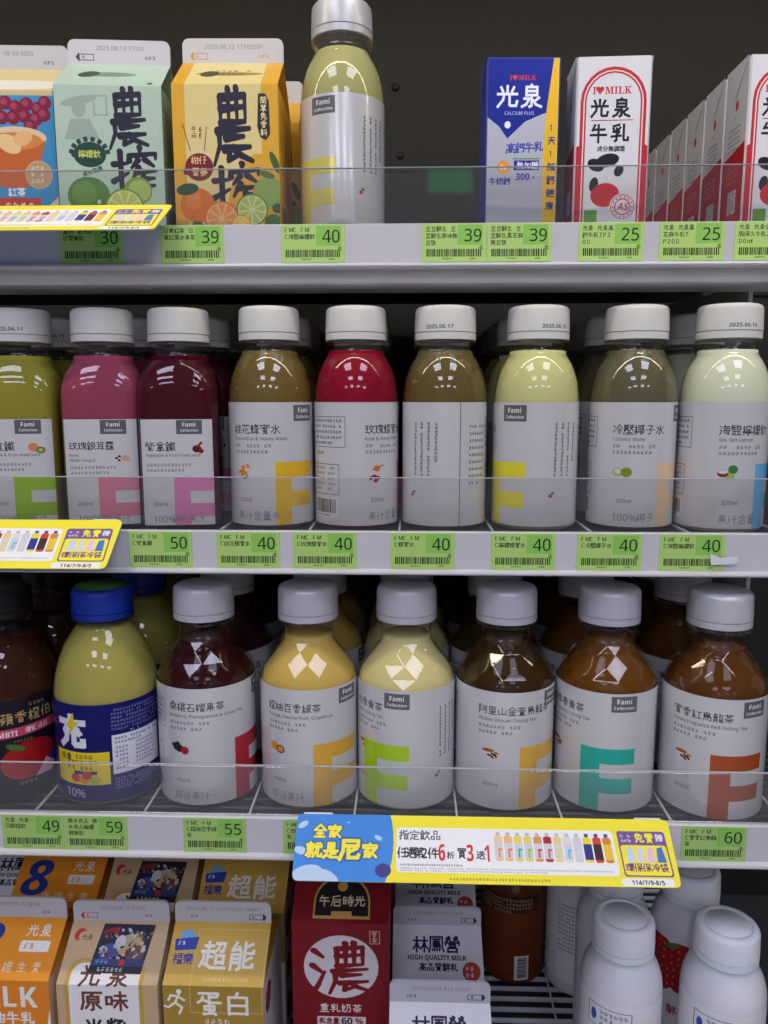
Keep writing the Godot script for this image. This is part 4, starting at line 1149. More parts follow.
func rice_carton() -> Texture2D:
	var p := Pad.new(75, 186, 4.4, rgb(206, 176, 136))
	fin_top(p, rgb(206, 205, 210), "T2025.08.13 0722", false, rgb(196, 70, 50))
	var gold := rgb(206, 164, 70)
	p.round_rect(6, 44, 58, 150, 9, gold)
	p.rect(24, 40, 24, 8, gold)
	var w := rgb(244, 240, 240)
	p.round_rect(9, 47, 52, 150, 8, w)
	p.oval(8, 27, 4, 4.6, rgb(206, 50, 46), 0.5)
	p.oval(10, 28, 2.6, 3.4, rgb(206, 176, 136), 0.3)
	p.cj("光泉", 10, 27, 4.0, rgb(120, 90, 70), 0.12)
	var brown := rgb(98, 58, 40)
	p.cj("光泉", 16, 48, 15.5, brown, 0.12, 1.35)
	# a dark picture sticker, half over the name
	p.T = Transform2D(Vector2(1, 0.02), Vector2(-0.12, 1), Vector2(25, 19))
	p.rect(0, 0, 40, 35, rgb(40, 40, 58))
	p.oval(9, 5, 8, 2.2, rgb(150, 44, 54), -0.2)
	p.oval(10, 20, 7, 6, rgb(74, 82, 150))
	p.oval(25, 15, 10, 8, rgb(190, 168, 122))
	p.oval(31, 21, 7, 6, rgb(110, 84, 60))
	p.oval(17, 13, 4, 5, rgb(206, 206, 214))
	for i in 70:
		var q := [rgb(206, 196, 170), rgb(70, 80, 140), rgb(150, 110, 70), rgb(30, 28, 40), rgb(190, 190, 206), rgb(120, 40, 50)]
		p.oval(p.dice.randf_range(1, 39), p.dice.randf_range(3, 25), p.dice.randf_range(0.5, 2.4), p.dice.randf_range(0.4, 1.6), q[p.dice.randi() % 6], p.dice.randf() * 3.0)
	p.rect(0, 25, 40, 5, rgb(58, 66, 120))
	p.rect(0, 30, 40, 5, rgb(36, 36, 46))
	p.fine(6, 31, 28, 1, 3.0, Color(0.9, 0.9, 0.9))
	p.fine(3, 25.6, 13, 1, 3.0, rgb(120, 200, 240))
	p.oval(23, 27.5, 2.4, 2.4, rgb(206, 50, 46))
	p.T = Transform2D()
	p.cj("原味", 18, 67, 16, rgb(110, 62, 44), 0.13, 1.12)
	p.cj("米漿", 18.5, 90, 16, rgb(40, 36, 36), 0.13, 1.12)
	return p.done()

func vitamin_carton() -> Texture2D:
	var p := Pad.new(75, 186, 4.4, rgb(240, 152, 36))
	fin_top(p, rgb(206, 205, 210), "2025.08.12 JPS4", false, rgb(150, 150, 150))
	var w := rgb(246, 244, 240)
	p.tx("8", 5, 52, 30, rgb(30, 56, 150), true, false, 0.0, 1.15, 0.1)
	p.cj("光泉", 47, 22, 9, w, 0.095, 1.15)
	p.round_rect(45, 34, 23, 8, 1.5, w)
	p.fine(47, 35.6, 18, 1, 4.6, rgb(230, 150, 60))
	p.cj("纖維生素", 26, 49, 7.4, rgb(248, 220, 180), 0.095, 1.5)
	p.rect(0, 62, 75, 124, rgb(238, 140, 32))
	p.tx("MILK", 66, 84, 17, w, true, false, 1.0)
	p.cj("地牛乳", 30, 88, 10, w, 0.14, 1.12)
	p.poly(PackedVector2Array([Vector2(56, 186), Vector2(75, 84), Vector2(75, 186)]), w)
	return p.done()

func white_carton() -> Texture2D:
	var w := rgb(226, 225, 230)
	var p := Pad.new(75, 143, 4.4, w)
	fin_top(p, rgb(198, 197, 204), "202508054 814 FSAM", true, rgb(50, 50, 60))
	var ink := rgb(34, 32, 66)
	p.cj("林鳳營", 17, 26, 12.6, ink, 0.115, 1.06)
	p.tx("HIGH QUALITY MILK", 37, 44.5, 3.6, ink, true, false, 0.5)
	p.cj("高品質鮮乳", 22, 47, 6.0, ink, 0.13)
	p.oval(65, 53, 7.4, 7.4, rgb(186, 60, 50))
	p.fine(60, 49, 10, 2, 3.4, w)
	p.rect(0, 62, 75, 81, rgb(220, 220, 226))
	return p.done()

func milk_tea_carton() -> Texture2D:
	var red := rgb(132, 12, 24)
	var p := Pad.new(75, 216, 4.0, red)
	fin_top(p, rgb(190, 186, 190), "2025.08.11", true, rgb(60, 60, 60))
	var gold := rgb(206, 164, 86)
	p.round_rect(16, 26, 44, 60, 20, gold)
	p.round_rect(17.4, 27.4, 41.2, 60, 19, rgb(30, 22, 26))
	p.rect(14, 58.6, 48, 40, red)
	p.rect(16, 56.4, 44, 2.4, gold)
	p.oval(38, 34, 4, 4, gold)
	p.cj("午后時光", 20, 41, 8.4, rgb(226, 206, 170), 0.12, 1.1)
	p.rect(30, 53, 16, 4, gold)
	p.frame(60, 68, 8, 11, 0.6, rgb(220, 190, 180))
	p.cj("香茶", 61.6, 69, 4.2, rgb(220, 190, 180), 0.12, 1.1, true)
	p.oval(38, 99, 29, 27, rgb(226, 220, 222))
	brushed(p, "濃", 14, 79, 47, 42, red, 0.095)
	p.cj("重乳奶茶", 21, 131, 7.4, rgb(236, 226, 220), 0.12, 1.15)
	p.rect(19, 142, 38, 8, rgb(226, 220, 222))
	p.cj("乳含量", 20.5, 143.5, 5, red, 0.15)
	p.tx("60", 38, 149, 6, rgb(40, 20, 24), true)
	p.tx("%", 49, 148.5, 5, red, true)
	return p.done()

# drink boxes: 49 wide, 110 tall
func heart(p: Pad, x: float, y: float, s: float, c: Color) -> void:
	p.oval(x - s * 0.25, y - s * 0.2, s * 0.3, s * 0.3, c)
	p.oval(x + s * 0.25, y - s * 0.2, s * 0.3, s * 0.3, c)
	p.poly(PackedVector2Array([Vector2(x - s * 0.53, y - s * 0.1), Vector2(x, y + s * 0.55), Vector2(x + s * 0.53, y - s * 0.1), Vector2(x, y - s * 0.25)]), c)

func calcium_box() -> Texture2D:
	var p := Pad.new(49, 110, 6.0, rgb(186, 187, 196))
	var blue := rgb(24, 40, 142)
	p.poly(PackedVector2Array([Vector2(0, 0), Vector2(49, 0), Vector2(49, 33), Vector2(38, 36), Vector2(26, 41), Vector2(14, 52), Vector2(8, 44), Vector2(0, 38)]), blue)
	p.poly(PackedVector2Array([Vector2(45, 0), Vector2(49, 0), Vector2(49, 110), Vector2(40, 110), Vector2(39, 60), Vector2(41, 32)]), rgb(240, 190, 40))
	p.tx("I", 15, 14, 3.2, rgb(220, 60, 50), true, true)
	heart(p, 18.6, 12.4, 3.4, rgb(220, 60, 50))
	p.tx("MILK", 21, 14, 3.2, rgb(220, 60, 50), true, true)
	var w := rgb(240, 240, 246)
	p.cj("光泉", 6, 17, 15, w, 0.12, 1.12)
	p.tx("CALCIUM PLUS", 22, 36.5, 2.2, w, false, false, 0.5)
	p.oval(14, 43, 2.2, 2.4, w)
	p.T = Transform2D(Vector2(1, -0.06), Vector2(-0.08, 1), Vector2.ZERO)
	p.cj("高鈣牛乳", 18, 56.5, 6.6, rgb(60, 76, 160), 0.13, 0.98)
	p.T = Transform2D()
	p.rect(18, 65, 19, 0.8, rgb(90, 150, 90))
	p.rect(19, 66.5, 17.5, 6.4, blue)
	p.cj("無加糖", 21, 67.3, 4.8, w, 0.12)
	p.oval(11.6, 71, 4.6, 4.6, rgb(240, 160, 60))
	p.tx("Ca", 11.6, 72.6, 3.2, w, true, false, 0.5)
	p.cj("牛奶鈣", 2, 78, 4.6, blue, 0.13)
	p.tx("300", 20.5, 79.5, 4.4, blue, true)
	p.fine(32, 77, 6, 1, 2.0, blue)
	p.cj("1天1瓶鈣健康", 42.2, 42, 5.6, rgb(40, 52, 130), 0.13, 1.55, true)
	return p.done()

func whole_milk_box() -> Texture2D:
	var w := rgb(234, 234, 238)
	var red := rgb(206, 44, 50)
	var p := Pad.new(49, 110, 6.0, w)
	p.poly(PackedVector2Array([Vector2(0, 58), Vector2(4, 56), Vector2(4, 110), Vector2(0, 110)]), red)
	p.poly(PackedVector2Array([Vector2(49, 58), Vector2(46, 56), Vector2(46, 110), Vector2(49, 110)]), red)
	for q in [[2.0, red], [4.0, w], [4.9, red], [6.0, w]]:
		p.round_rect(q[0], 4.0 + q[0], 49 - 2 * q[0], 160, 24.4 - q[0], q[1])
	p.tx("I", 10, 23.6, 4.8, red, true, true)
	heart(p, 15, 21.2, 5, red)
	p.tx("MILK", 18.4, 23.6, 4.8, red, true, true)
	var ink := rgb(30, 28, 34)
	p.cj("光泉", 9, 26.5, 12.4, ink, 0.13, 1.2)
	p.rect(9.5, 40.4, 29, 0.6, red)
	p.cj("牛乳", 9, 43, 12, ink, 0.13, 1.24)
	p.cj("成分無調整", 14.5, 57.5, 3.6, ink, 0.13)
	# black and white hide patches, grass and a red cloth in place of the picture
	for q in [[14, 70, 6, 4, 0.4], [22, 67, 8, 4.4, -0.2], [13, 83, 3, 5, 0.2], [30, 74, 3, 4, 0.5]]:
		p.oval(q[0], q[1], q[2], q[3], ink, q[4])
	p.oval(21, 90, 10, 8, red, -0.1)
	p.rect(7, 100, 9, 10, rgb(110, 170, 60))
	p.oval(33.5, 98, 9.2, 9.2, w)
	p.oval(33.5, 98, 8.4, 8.4, rgb(226, 96, 96))
	p.oval(33.5, 98, 7.8, 7.8, w)
	p.oval(33.5, 98, 5.6, 5.6, red)
	p.oval(33.5, 98, 4.9, 4.9, w)
	p.tx("AS", 33.5, 100.2, 4.6, red, true, false, 0.5, 1.0, 0.2)
	for i in 14:
		var a := i * TAU / 14
		p.rect(33.5 + cos(a) * 6.7 - 0.5, 98 + sin(a) * 6.7 - 0.5, 1.0, 1.0, red)
	return p.done()

func whole_milk_side() -> Texture2D:
	var p := Pad.new(37, 110, 4.0, rgb(214, 213, 218))
	p.rect(0, 60, 37, 50, rgb(196, 44, 50))
	p.poly(PackedVector2Array([Vector2(0, 60), Vector2(37, 60), Vector2(37, 54)]), rgb(196, 44, 50))
	p.oval(20, 26, 2.4, 3.4, rgb(206, 60, 50))
	p.fine(14, 33, 12, 1, 2.4, rgb(80, 80, 86))
	p.fine(8, 40, 22, 5, 2.2, rgb(80, 80, 86), 1.6)
	p.rect(13, 84, 14, 16, rgb(226, 222, 224))
	p.fine(14, 85, 12, 7, 1.6, rgb(60, 40, 44), 1.4)
	p.fine(6, 66, 24, 4, 2.0, rgb(230, 180, 180), 1.7)
	return p.done()

func milk_print(strawberry: bool) -> Texture2D:
	var w := rgb(238, 238, 240)
	var p := Pad.new(192.9, 94, 4.0, w)
	var m := 96.4
	var ink := rgb(60, 64, 90)
	if strawberry:
		for q in [[-26, 12, 12, 14], [-8, 14, 12, 15], [-22, 34, 11, 14], [-6, 32, 10, 13], [-40, 24, 10, 13]]:
			p.oval(m + q[0], q[1], q[2], q[3], rgb(176, 28, 40), 0.3)
			for i in 9:
				p.oval(m + q[0] - 6 + (i % 3) * 5.5, q[1] - 7 + (i / 3) * 6.5, 0.7, 1.0, rgb(226, 150, 90))
		p.oval(m + 3, 20, 7, 3, rgb(80, 130, 56), 0.9)
		p.oval(m - 14, 4, 6, 2.6, rgb(80, 130, 56), -0.4)
		p.line(Vector2(m + 2, 46), Vector2(m + 1, 66), 3.4, rgb(160, 30, 60))
		p.cj("鮮乳", m - 16, 58, 8, rgb(160, 30, 60), 0.1)
	else:
		p.frame(m - 26, 5, 34, 18, 0.5, ink)
		p.oval(m - 21, 14, 2.4, 4.6, rgb(60, 90, 170))
		p.fine(m - 16, 8, 22, 3, 3.2, ink, 1.5)
		p.fine(m - 26, 27, 34, 6, 2.6, ink, 1.6)
		p.fine(m + 14, 30, 24, 3, 3.0, ink, 1.7)
		p.cj("鮮乳", m + 20, 46, 9, ink, 0.1)
	p.fine(m - 86, 16, 34, 12, 2.4, ink, 1.7)
	p.fine(m + 56, 16, 26, 10, 2.4, ink, 1.7)
	return p.done()

func brown_print() -> Texture2D:
	var p := Pad.new(194.8, 84, 3.6, rgb(112, 54, 20))  # base brown darkened, shade of the shelf above put into the colour
	var m := 97.4
	p.rect(m - 40, 0, 66, 16, rgb(70, 36, 24))
	p.fine(m - 36, 3, 56, 4, 2.6, rgb(226, 206, 180), 1.4)
	p.fine(m - 20, 26, 40, 8, 2.4, rgb(110, 52, 24), 1.7)
	p.rect(m + 2, 58, 14, 24, rgb(222, 218, 214))
	p.T = Transform2D(PI / 2, Vector2(m + 14, 60))
	p.bars(0, 0, 20, 9, rgb(20, 20, 30))
	p.T = Transform2D()
	p.fine(m - 22, 60, 20, 5, 2.2, rgb(190, 60, 40), 1.8)
	return p.done()

# ---------- the shop and the cooler ----------
const SHELF_LEFT := -0.64
const SHELF_RIGHT := 0.31

func ceiling_panel(at: Vector3, label: String) -> void:
	var t := thing("ceiling_light", label, "light", at, 0.0, "square ceiling lights over the aisle")
	part("frame", box_mesh(Vector3(-0.32, -0.012, -0.32), Vector3(0.32, 0.0, 0.32), 0.002), mat(rgb(225, 226, 228), 0.5), t)
	var glow := mat(rgb(236, 240, 255), 0.6)
	glow.emission_enabled = true
	glow.emission = rgb(214, 218, 255)
	glow.emission_energy_multiplier = 8.0
	part("lamp_diffuser", box_mesh(Vector3(-0.29, -0.016, -0.29), Vector3(0.29, -0.0122, 0.29), 0.001), glow, t)
	var l := AreaLight3D.new()
	l.name = "panel_light"
	l.area_size = Vector2(0.58, 0.58)
	l.light_color = rgb(236, 237, 255)
	l.light_energy = 1.4
	l.area_range = 12.0
	l.area_attenuation = 2.0
	l.shadow_enabled = true
	t.add_child(l)
	l.position = Vector3(0, -0.03, 0)
	l.rotation_degrees = Vector3(-90, 0, 0)

func shelf(label: String, zf: float, y: float, back: float, slats: int, dividers: Array, guard: bool, drop := 0.0, beam := 0.0275) -> Node3D:
	var t := thing("cooler_shelf", label, "shelf", Vector3(0, y, zf), 0.0, "cooler shelves")
	var metal := mat(rgb(222, 219, 216), 0.45)
	var dark := mat(rgb(28, 28, 30), 0.6)
	var depth := back - zf  # negative
	part("deck", box_mesh(Vector3(SHELF_LEFT, -0.011 - drop, depth), Vector3(SHELF_RIGHT, (-0.004 if slats > 0 else 0.0) - drop, -0.006), 0.0005), dark, t)
	part("front_beam", box_mesh(Vector3(SHELF_LEFT, -beam, -0.062), Vector3(SHELF_RIGHT, -0.0112 - drop, -0.007), 0.001), metal, t)
	part("cross_beam", box_mesh(Vector3(SHELF_LEFT, -0.024, -0.150), Vector3(SHELF_RIGHT - 0.11, -0.0112 - drop, -0.0635), 0.001), metal, t)
	if slats > 0:
		var bar := box_mesh(Vector3(SHELF_LEFT, -0.0038, -0.0015), Vector3(SHELF_RIGHT, 0.0, 0.0015), 0.0005)
		var light := mat(rgb(205, 206, 212) if slats > 1 else rgb(52, 52, 55), 0.4)
		for i in 32:
			var s := part("slat", bar, light, t)
			s.position = Vector3(0, -drop, -0.014 - i * 0.0126)
	var rail := PackedVector2Array([Vector2(-0.0055, 0.0), Vector2(-0.0004, 0.0), Vector2(0.0, -0.0004), Vector2(0.0, -0.0262), Vector2(0.0036, -0.0270), Vector2(0.0042, -0.0284), Vector2(0.0036, -0.0296), Vector2(-0.0055, -0.0300)])
	part("price_rail", rail_mesh(rail, SHELF_LEFT, SHELF_RIGHT), mat(rgb(206, 204, 208), 0.35), t)
	if guard:
		var g := part("clear_guard", box_mesh(Vector3(SHELF_LEFT, 0.0003, -0.0042), Vector3(SHELF_RIGHT, 0.037, -0.0022), 0.0004), clear(Color(0.45, 0.45, 0.49), 0.075), t)
		part("guard_edge", box_mesh(Vector3(SHELF_LEFT, 0.0371, -0.0042), Vector3(SHELF_RIGHT, 0.0377, -0.0022), 0.0002), mat(rgb(170, 170, 176), 0.5), g)
	for x in dividers:
		var d := part("divider", box_mesh(Vector3(-0.0007, 0.0003, -0.36), Vector3(0.0007, 0.0022, -0.008), 0.0003), mat(rgb(214, 214, 218), 0.3), t)
		d.position = Vector3(x, -drop, 0)
	var plate := PackedVector2Array([Vector2(-0.064, -0.0305), Vector2(-0.064, -0.070), Vector2(-0.090, -0.080), Vector2(-0.25, -0.098), Vector2(depth + 0.01, -0.105), Vector2(depth + 0.01, -0.0275), Vector2(-0.16, -0.0275), Vector2(-0.16, -0.0305)])
	for x in [0.262, -0.60]:
		var b := part("bracket", rail_mesh(plate, x, x + 0.003), mat(rgb(224, 222, 220), 0.4), t)
	return t

func ticket(lines: Array, price: String, at: Vector3, label: String, fresh := 0.5) -> void:
	var t := thing("price_tag", label, "price tag", at, 0.0, "green price tags in the shelf rails")
	part("card", box_mesh(Vector3(-0.02225, -0.01275, -0.0006), Vector3(0.02225, 0.01275, 0.0), 0.0001), mat(rgb(160, 206, 104), 0.6), t)
	var st := st_new()
	quad(st, Vector3(-0.0222, 0.0127, 0.0001), Vector3(0.0222, 0.0127, 0.0001), Vector3(0.0222, -0.0127, 0.0001), Vector3(-0.0222, -0.0127, 0.0001))
	part("printed_face", fin_mesh(st), printed(tag_print(lines, price, fresh), 0.45), t)

func talker(tex: Texture2D, right_top: Vector3, label: String, tilt := 58.0, h := 0.0455) -> void:
	# a printed card that leans back sixty degrees, its top edge on the rail
	var t := thing("offer_card", label, "sign", right_top, 0.0, "yellow offer cards on the shelf fronts")
	t.rotation.x = deg_to_rad(-tilt)
	var p := PackedVector2Array()
	var w := 0.2525
	for q in [[-w + 0.001, -h, 0.003], [-0.002, -h, 0.003], [0.0, 0.0, 0.003], [-w, 0.0, 0.003]]:
		p.append(Vector2(q[0], q[1]))
	var soft := PackedVector2Array()
	for i in 4:
		var a := p[(i + 3) % 4]
		var b := p[i]
		var c := p[(i + 1) % 4]
		var k := 0.004
		var s0 := b + (a - b).normalized() * k
		var s1 := b + (c - b).normalized() * k
		for j in 4:
			var f := j / 3.0
			soft.append(s0.lerp(b, f).lerp(b.lerp(s1, f), f))
	part("card", slab(soft, 0.0, 0.0008, Vector2(-w, 0), Vector2(w, h)), printed(tex, 0.4), t)
	part("clip", box_mesh(Vector3(-w + 0.004, -0.001, -0.003), Vector3(-w + 0.024, 0.002, -0.0002), 0.0004), mat(rgb(214, 214, 220), 0.3), t)
	part("clip", box_mesh(Vector3(-0.022, -0.001, -0.003), Vector3(-0.004, 0.002, -0.0002), 0.0004), mat(rgb(214, 214, 220), 0.3), t)

func line_up(front: Node3D, depth: float, count: int, drift: float, what: String, spin := 0.0) -> void:
	var nth := ["second", "third", "fourth", "fifth", "sixth"]
	for i in count:
		copy(front, "%s, %s in its line" % [what, nth[i]], front.position + Vector3(drift * (i + 1), 0, -depth * (i + 1)), front.rotation.y + spin * (i + 1))

func _ready() -> void:
	# camera: a phone held at 1.3 m, tipped down a little
	var cam := Camera3D.new()
	cam.name = "camera"
	cam.fov = 67.24
	cam.near = 0.02
	cam.position = Vector3(0, 1.30, 0)
	cam.rotation_degrees = Vector3(-8.6, 1.8, 0)
	add_child(cam)
	cam.current = true
	var env := Environment.new()
	env.background_mode = Environment.BG_COLOR
	env.background_color = Color.BLACK
	env.tonemap_mode = Environment.TONE_MAPPER_LINEAR
	env.tonemap_exposure = 0.46
	env.sdfgi_enabled = true
	env.ssao_enabled = true
	env.ssil_enabled = true
	var we := WorldEnvironment.new()
	we.name = "environment"
	we.environment = env
	add_child(we)
	for i in 4:
		for j in 3:
			if j < 2 and (i == 0 or i == 3):
				continue
			ceiling_panel(Vector3(-1.95 + i * 1.3, 2.70, [0.5, 1.8, 3.45][j]), "square ceiling light %s, %s" % [["over the aisle beside the cooler", "over the far side of the aisle", "in the third row from the cooler"][j], ["close to the left wall", "left of the cooler's middle", "right of the cooler's middle", "close to the right wall"][i]])

	# the room
	var paint := mat(rgb(134, 132, 128), 0.8)
	struct("floor", box_mesh(Vector3(-3.3, -0.1, -1.5), Vector3(3.3, 0.0, 6.6), 0.0), mat(rgb(224, 221, 215), 0.3))
	struct("ceiling", box_mesh(Vector3(-3.3, 2.70, -1.5), Vector3(3.3, 2.80, 6.6), 0.0), mat(rgb(176, 176, 176), 0.8))
	struct("wall_left", box_mesh(Vector3(-3.3, 0, -1.5), Vector3(-3.2, 2.7, 6.6), 0.0), paint)
	struct("wall_right", box_mesh(Vector3(3.2, 0, -1.5), Vector3(3.3, 2.7, 6.6), 0.0), paint)
	struct("wall_back", box_mesh(Vector3(-3.2, 0, -1.5), Vector3(3.2, 2.7, -1.4), 0.0), paint)
	struct("wall_front", box_mesh(Vector3(-3.2, 0, 6.5), Vector3(3.2, 2.7, 6.6), 0.0), mat(rgb(180, 178, 173), 0.8))

	# a hanging exit sign behind the viewer, whose green shows in the clear guard
	var sign := thing("exit_sign", "green lit emergency exit sign hanging from the ceiling", "sign", Vector3(0.210, 2.405, 3.08))
	part("sign_box", box_mesh(Vector3(-0.12, -0.075, -0.02), Vector3(0.12, 0.075, 0.02), 0.003), mat(rgb(220, 222, 220), 0.5), sign)
	var green := mat(rgb(40, 150, 90), 0.4)
	green.emission_enabled = true
	green.emission = rgb(40, 190, 110)
	green.emission_energy_multiplier = 3.0
	part("lit_sign_face", box_mesh(Vector3(-0.112, -0.066, -0.0225), Vector3(0.112, 0.066, -0.0202), 0.0), green, sign)
	for x in [-0.09, 0.09]:
		part("hanger", box_mesh(Vector3(x - 0.003, 0.075, -0.003), Vector3(x + 0.003, 0.295, 0.003), 0.0), mat(rgb(200, 200, 200), 0.4), sign)

	# the cooler case with its lamp under the canopy
	var case := thing("display_cooler", "open refrigerated display cooler with dark grey steel back", "cooler", Vector3(0, 0, 0))
	var steel := mat(rgb(36, 35, 32), 0.6, 0.1)
	var black := mat(rgb(24, 24, 25), 0.6)
	part("back_panel", box_mesh(Vector3(-1.3, 0.3, -1.02), Vector3(1.3, 2.05, -0.985), 0.001), steel, case)
	part("back_panel", box_mesh(Vector3(-1.3, 1.42, -0.9848), Vector3(1.3, 1.568, -0.981), 0.001), steel, case)
	for q in [[-0.0172, 1.664], [-0.0112, 1.587], [0.40, 1.664], [0.40, 1.587], [-0.43, 1.664]]:
		var hole := part("screw", lathe([[0, -1.2], [4.4, -1.0], [4.4, 0.6], [3.4, 1.3], [0, 1.5]], 14), black, case)
		hole.position = Vector3(q[0], q[1], -0.9835)
		hole.rotation_degrees.x = 90
	part("end_panel", box_mesh(Vector3(-1.34, 0.0, -1.02), Vector3(-1.30, 2.05, -0.42), 0.003), mat(rgb(190, 190, 190), 0.4), case)
	part("end_panel", box_mesh(Vector3(1.30, 0.0, -1.02), Vector3(1.34, 2.05, -0.42), 0.003), mat(rgb(190, 190, 190), 0.4), case)
	part("canopy", box_mesh(Vector3(-1.34, 1.98, -1.02), Vector3(1.34, 2.12, -0.28), 0.004), mat(rgb(205, 205, 205), 0.4), case)
	part("base", box_mesh(Vector3(-1.30, 0.0, -1.02), Vector3(1.30, 0.62, -0.40), 0.004), mat(rgb(60, 60, 62), 0.5), case)
	for x in [-0.66, 0.56]:
		part("upright", box_mesh(Vector3(x - 0.012, 0.68, -0.98), Vector3(x + 0.012, 1.98, -0.94), 0.001), black, case)
	var lamp := thing("cooler_lamp", "long white tube lamp under the cooler canopy", "lamp", Vector3(0, 1.955, -0.33))
	var glow := mat(rgb(255, 246, 230), 0.5)
	glow.emission_enabled = true
	glow.emission = rgb(255, 243, 208)
	glow.emission_energy_multiplier = 34.0
	var tube := part("lamp_tube", lathe([[0, -1200], [9, -1199], [9, 1199], [0, 1200]], 16), glow, lamp)
	tube.rotation_degrees.z = 90
	part("lamp_holder", box_mesh(Vector3(-1.22, 0.0105, -0.014), Vector3(1.22, 0.0245, 0.014), 0.002), mat(rgb(220, 220, 220), 0.4), lamp)
	var led := AreaLight3D.new()
	led.name = "tube_light"
	led.area_size = Vector2(2.38, 0.018)
	led.light_color = rgb(255, 243, 206)
	led.light_energy = 0.48
	led.area_range = 8.0
	led.area_attenuation = 2.0
	led.shadow_enabled = true
	lamp.add_child(led)
	led.position = Vector3(0, -0.012, 0)
	led.rotation_degrees = Vector3(-90, 0, 0)

	# shelves; heights and fronts in metres
	var Y1 := 1.418
	var Y2 := 1.2065
	var Y3 := 1.0085
	var Y4 := 0.746
	shelf("white-railed shelf holding the cartons and milk boxes", -0.5565, Y1 - 0.0003, -0.935, 0, [], true, 0.0, 0.039)
	shelf("white-railed shelf holding the white-capped bottles", -0.5255, Y2, -0.935, 0, [-0.1345, -0.0705, -0.006, 0.0604, 0.1295, 0.1975, 0.264], true, 0.0035)
	var B2 := Y2 - 0.0032
	shelf("white-railed shelf holding the silver-capped tea bottles", -0.4965, Y3, -0.935, 1, [-0.2685, -0.189, -0.1128, -0.0373, 0.036, 0.1105, 0.187, 0.266], true, 0.007)
	var B3 := Y3 - 0.0067
	shelf("lowest slatted shelf holding milk cartons and milk bottles", -0.455, Y4 - 0.0003, -0.935, 2, [-0.262, -0.176, -0.091, -0.012, 0.075, 0.135, 0.213], false)

	clear_plastic = clear(Color(0.95, 0.96, 0.95), 0.003)
	var white_cap := mat(rgb(220, 219, 212), 0.4)
	var silver_cap := mat(rgb(200, 200, 206), 0.3, 0.15)
	var dated := {}
	for q in [["2025.06.17", 136.0], ["2025.06.11", -5.0], ["2025.06.16", -15.0], ["2025.06.10", 112.0]]:
		dated[q[0]] = printed(cap_print(q[0], rgb(220, 219, 212), q[1]), 0.4)
	var label_of := func(t: Texture2D) -> StandardMaterial3D:
		var m := printed(t, 0.22, 0.22)
		m.clearcoat_enabled = true
		m.clearcoat = 0.5
		m.clearcoat_roughness = 0.08
		return m

	# --- upper shelf: cartons ---
	var g1 := "cartons on the carton shelf"
	var tall := {"hb": 0.0985, "rise": 0.028, "fin": 0.017}
	var tea := carton("fruit_tea_carton", "fruit tea carton with grapes and a glass cup of tea", Vector3(-0.2965, Y1, -0.6195), 0.06, g1, tall.merged({"front": printed(fruit_tea_carton(), 0.4), "side": printed(side_print(rgb(70, 140, 190), rgb(30, 40, 60)), 0.4), "plain": mat(rgb(206, 200, 190), 0.5)}))
	var lime := carton("juice_carton", "pale green juice carton with brush lettering and limes", Vector3(-0.2170, Y1, -0.6135), 0.085, g1, tall.merged({"front": printed(lime_carton(), 0.4), "side": printed(side_print(rgb(150, 186, 176), rgb(40, 44, 50)), 0.4), "plain": mat(rgb(176, 206, 198), 0.5)}))
	var mand := carton("juice_carton", "yellow juice carton with brush lettering and mandarins", Vector3(-0.1315, Y1, -0.6135), 0.03, g1, tall.merged({"front": printed(mandarin_carton(), 0.4), "side": printed(side_print(rgb(236, 180, 52), rgb(50, 40, 30)), 0.4), "plain": mat(rgb(236, 184, 60), 0.5)}))
	line_up(tea, 0.079, 2, 0.0, "fruit tea carton with grapes behind the front fruit tea carton")
	line_up(lime, 0.079, 2, 0.0, "pale green lime juice carton behind the front lime carton")
	line_up(mand, 0.079, 3, 0.004, "yellow mandarin juice carton behind the front mandarin carton")

	# --- upper shelf: the single bottle ---
	var cloudy := liquid_mat(rgb(177, 175, 116))
	bottle("round", "drink_bottle", "pale yellow drink bottle with grey cap alone on the carton shelf", Vector3(-0.0497, Y1, -0.606), deg_to_rad(-72), "", {"liquid": cloudy, "fill": 127.0, "print": label_of.call(band_print("檸檬飲", ["Lemon Drink"], rgb(232, 222, 120), "lemon", "320ml", "")), "cap": silver_cap, "cap_plain": silver_cap})

	# --- upper shelf: milk boxes ---
	var red_front := printed(whole_milk_box(), 0.35)
	var red_side := printed(whole_milk_side(), 0.4)
	var box_white := mat(rgb(218, 217, 222), 0.4)
	drink_box("milk_box", "blue and silver calcium milk box with a yellow edge strip", Vector3(0.078, Y1, -0.5915), 0.02, "", {"front": printed(calcium_box(), 0.3, 0.25), "side": mat(rgb(50, 66, 160), 0.4), "plain": mat(rgb(60, 72, 160), 0.4)})
	drink_box("milk_box", "white and red whole milk box standing alone beside the blue one", Vector3(0.141, Y1, -0.5915), -0.03, "", {"front": red_front, "side": red_side, "plain": box_white})
	var mb := drink_box("milk_box", "white and red whole milk box leading a long line of them", Vector3(0.2575, Y1, -0.5915), 0.0, "line of red milk boxes", {"front": red_front, "side": red_side, "plain": box_white})
	line_up(mb, 0.0405, 5, 0.0, "white and red milk box behind the line's front box")

	# --- middle shelf ---
	var g2 := "white-capped bottles on the middle shelf"
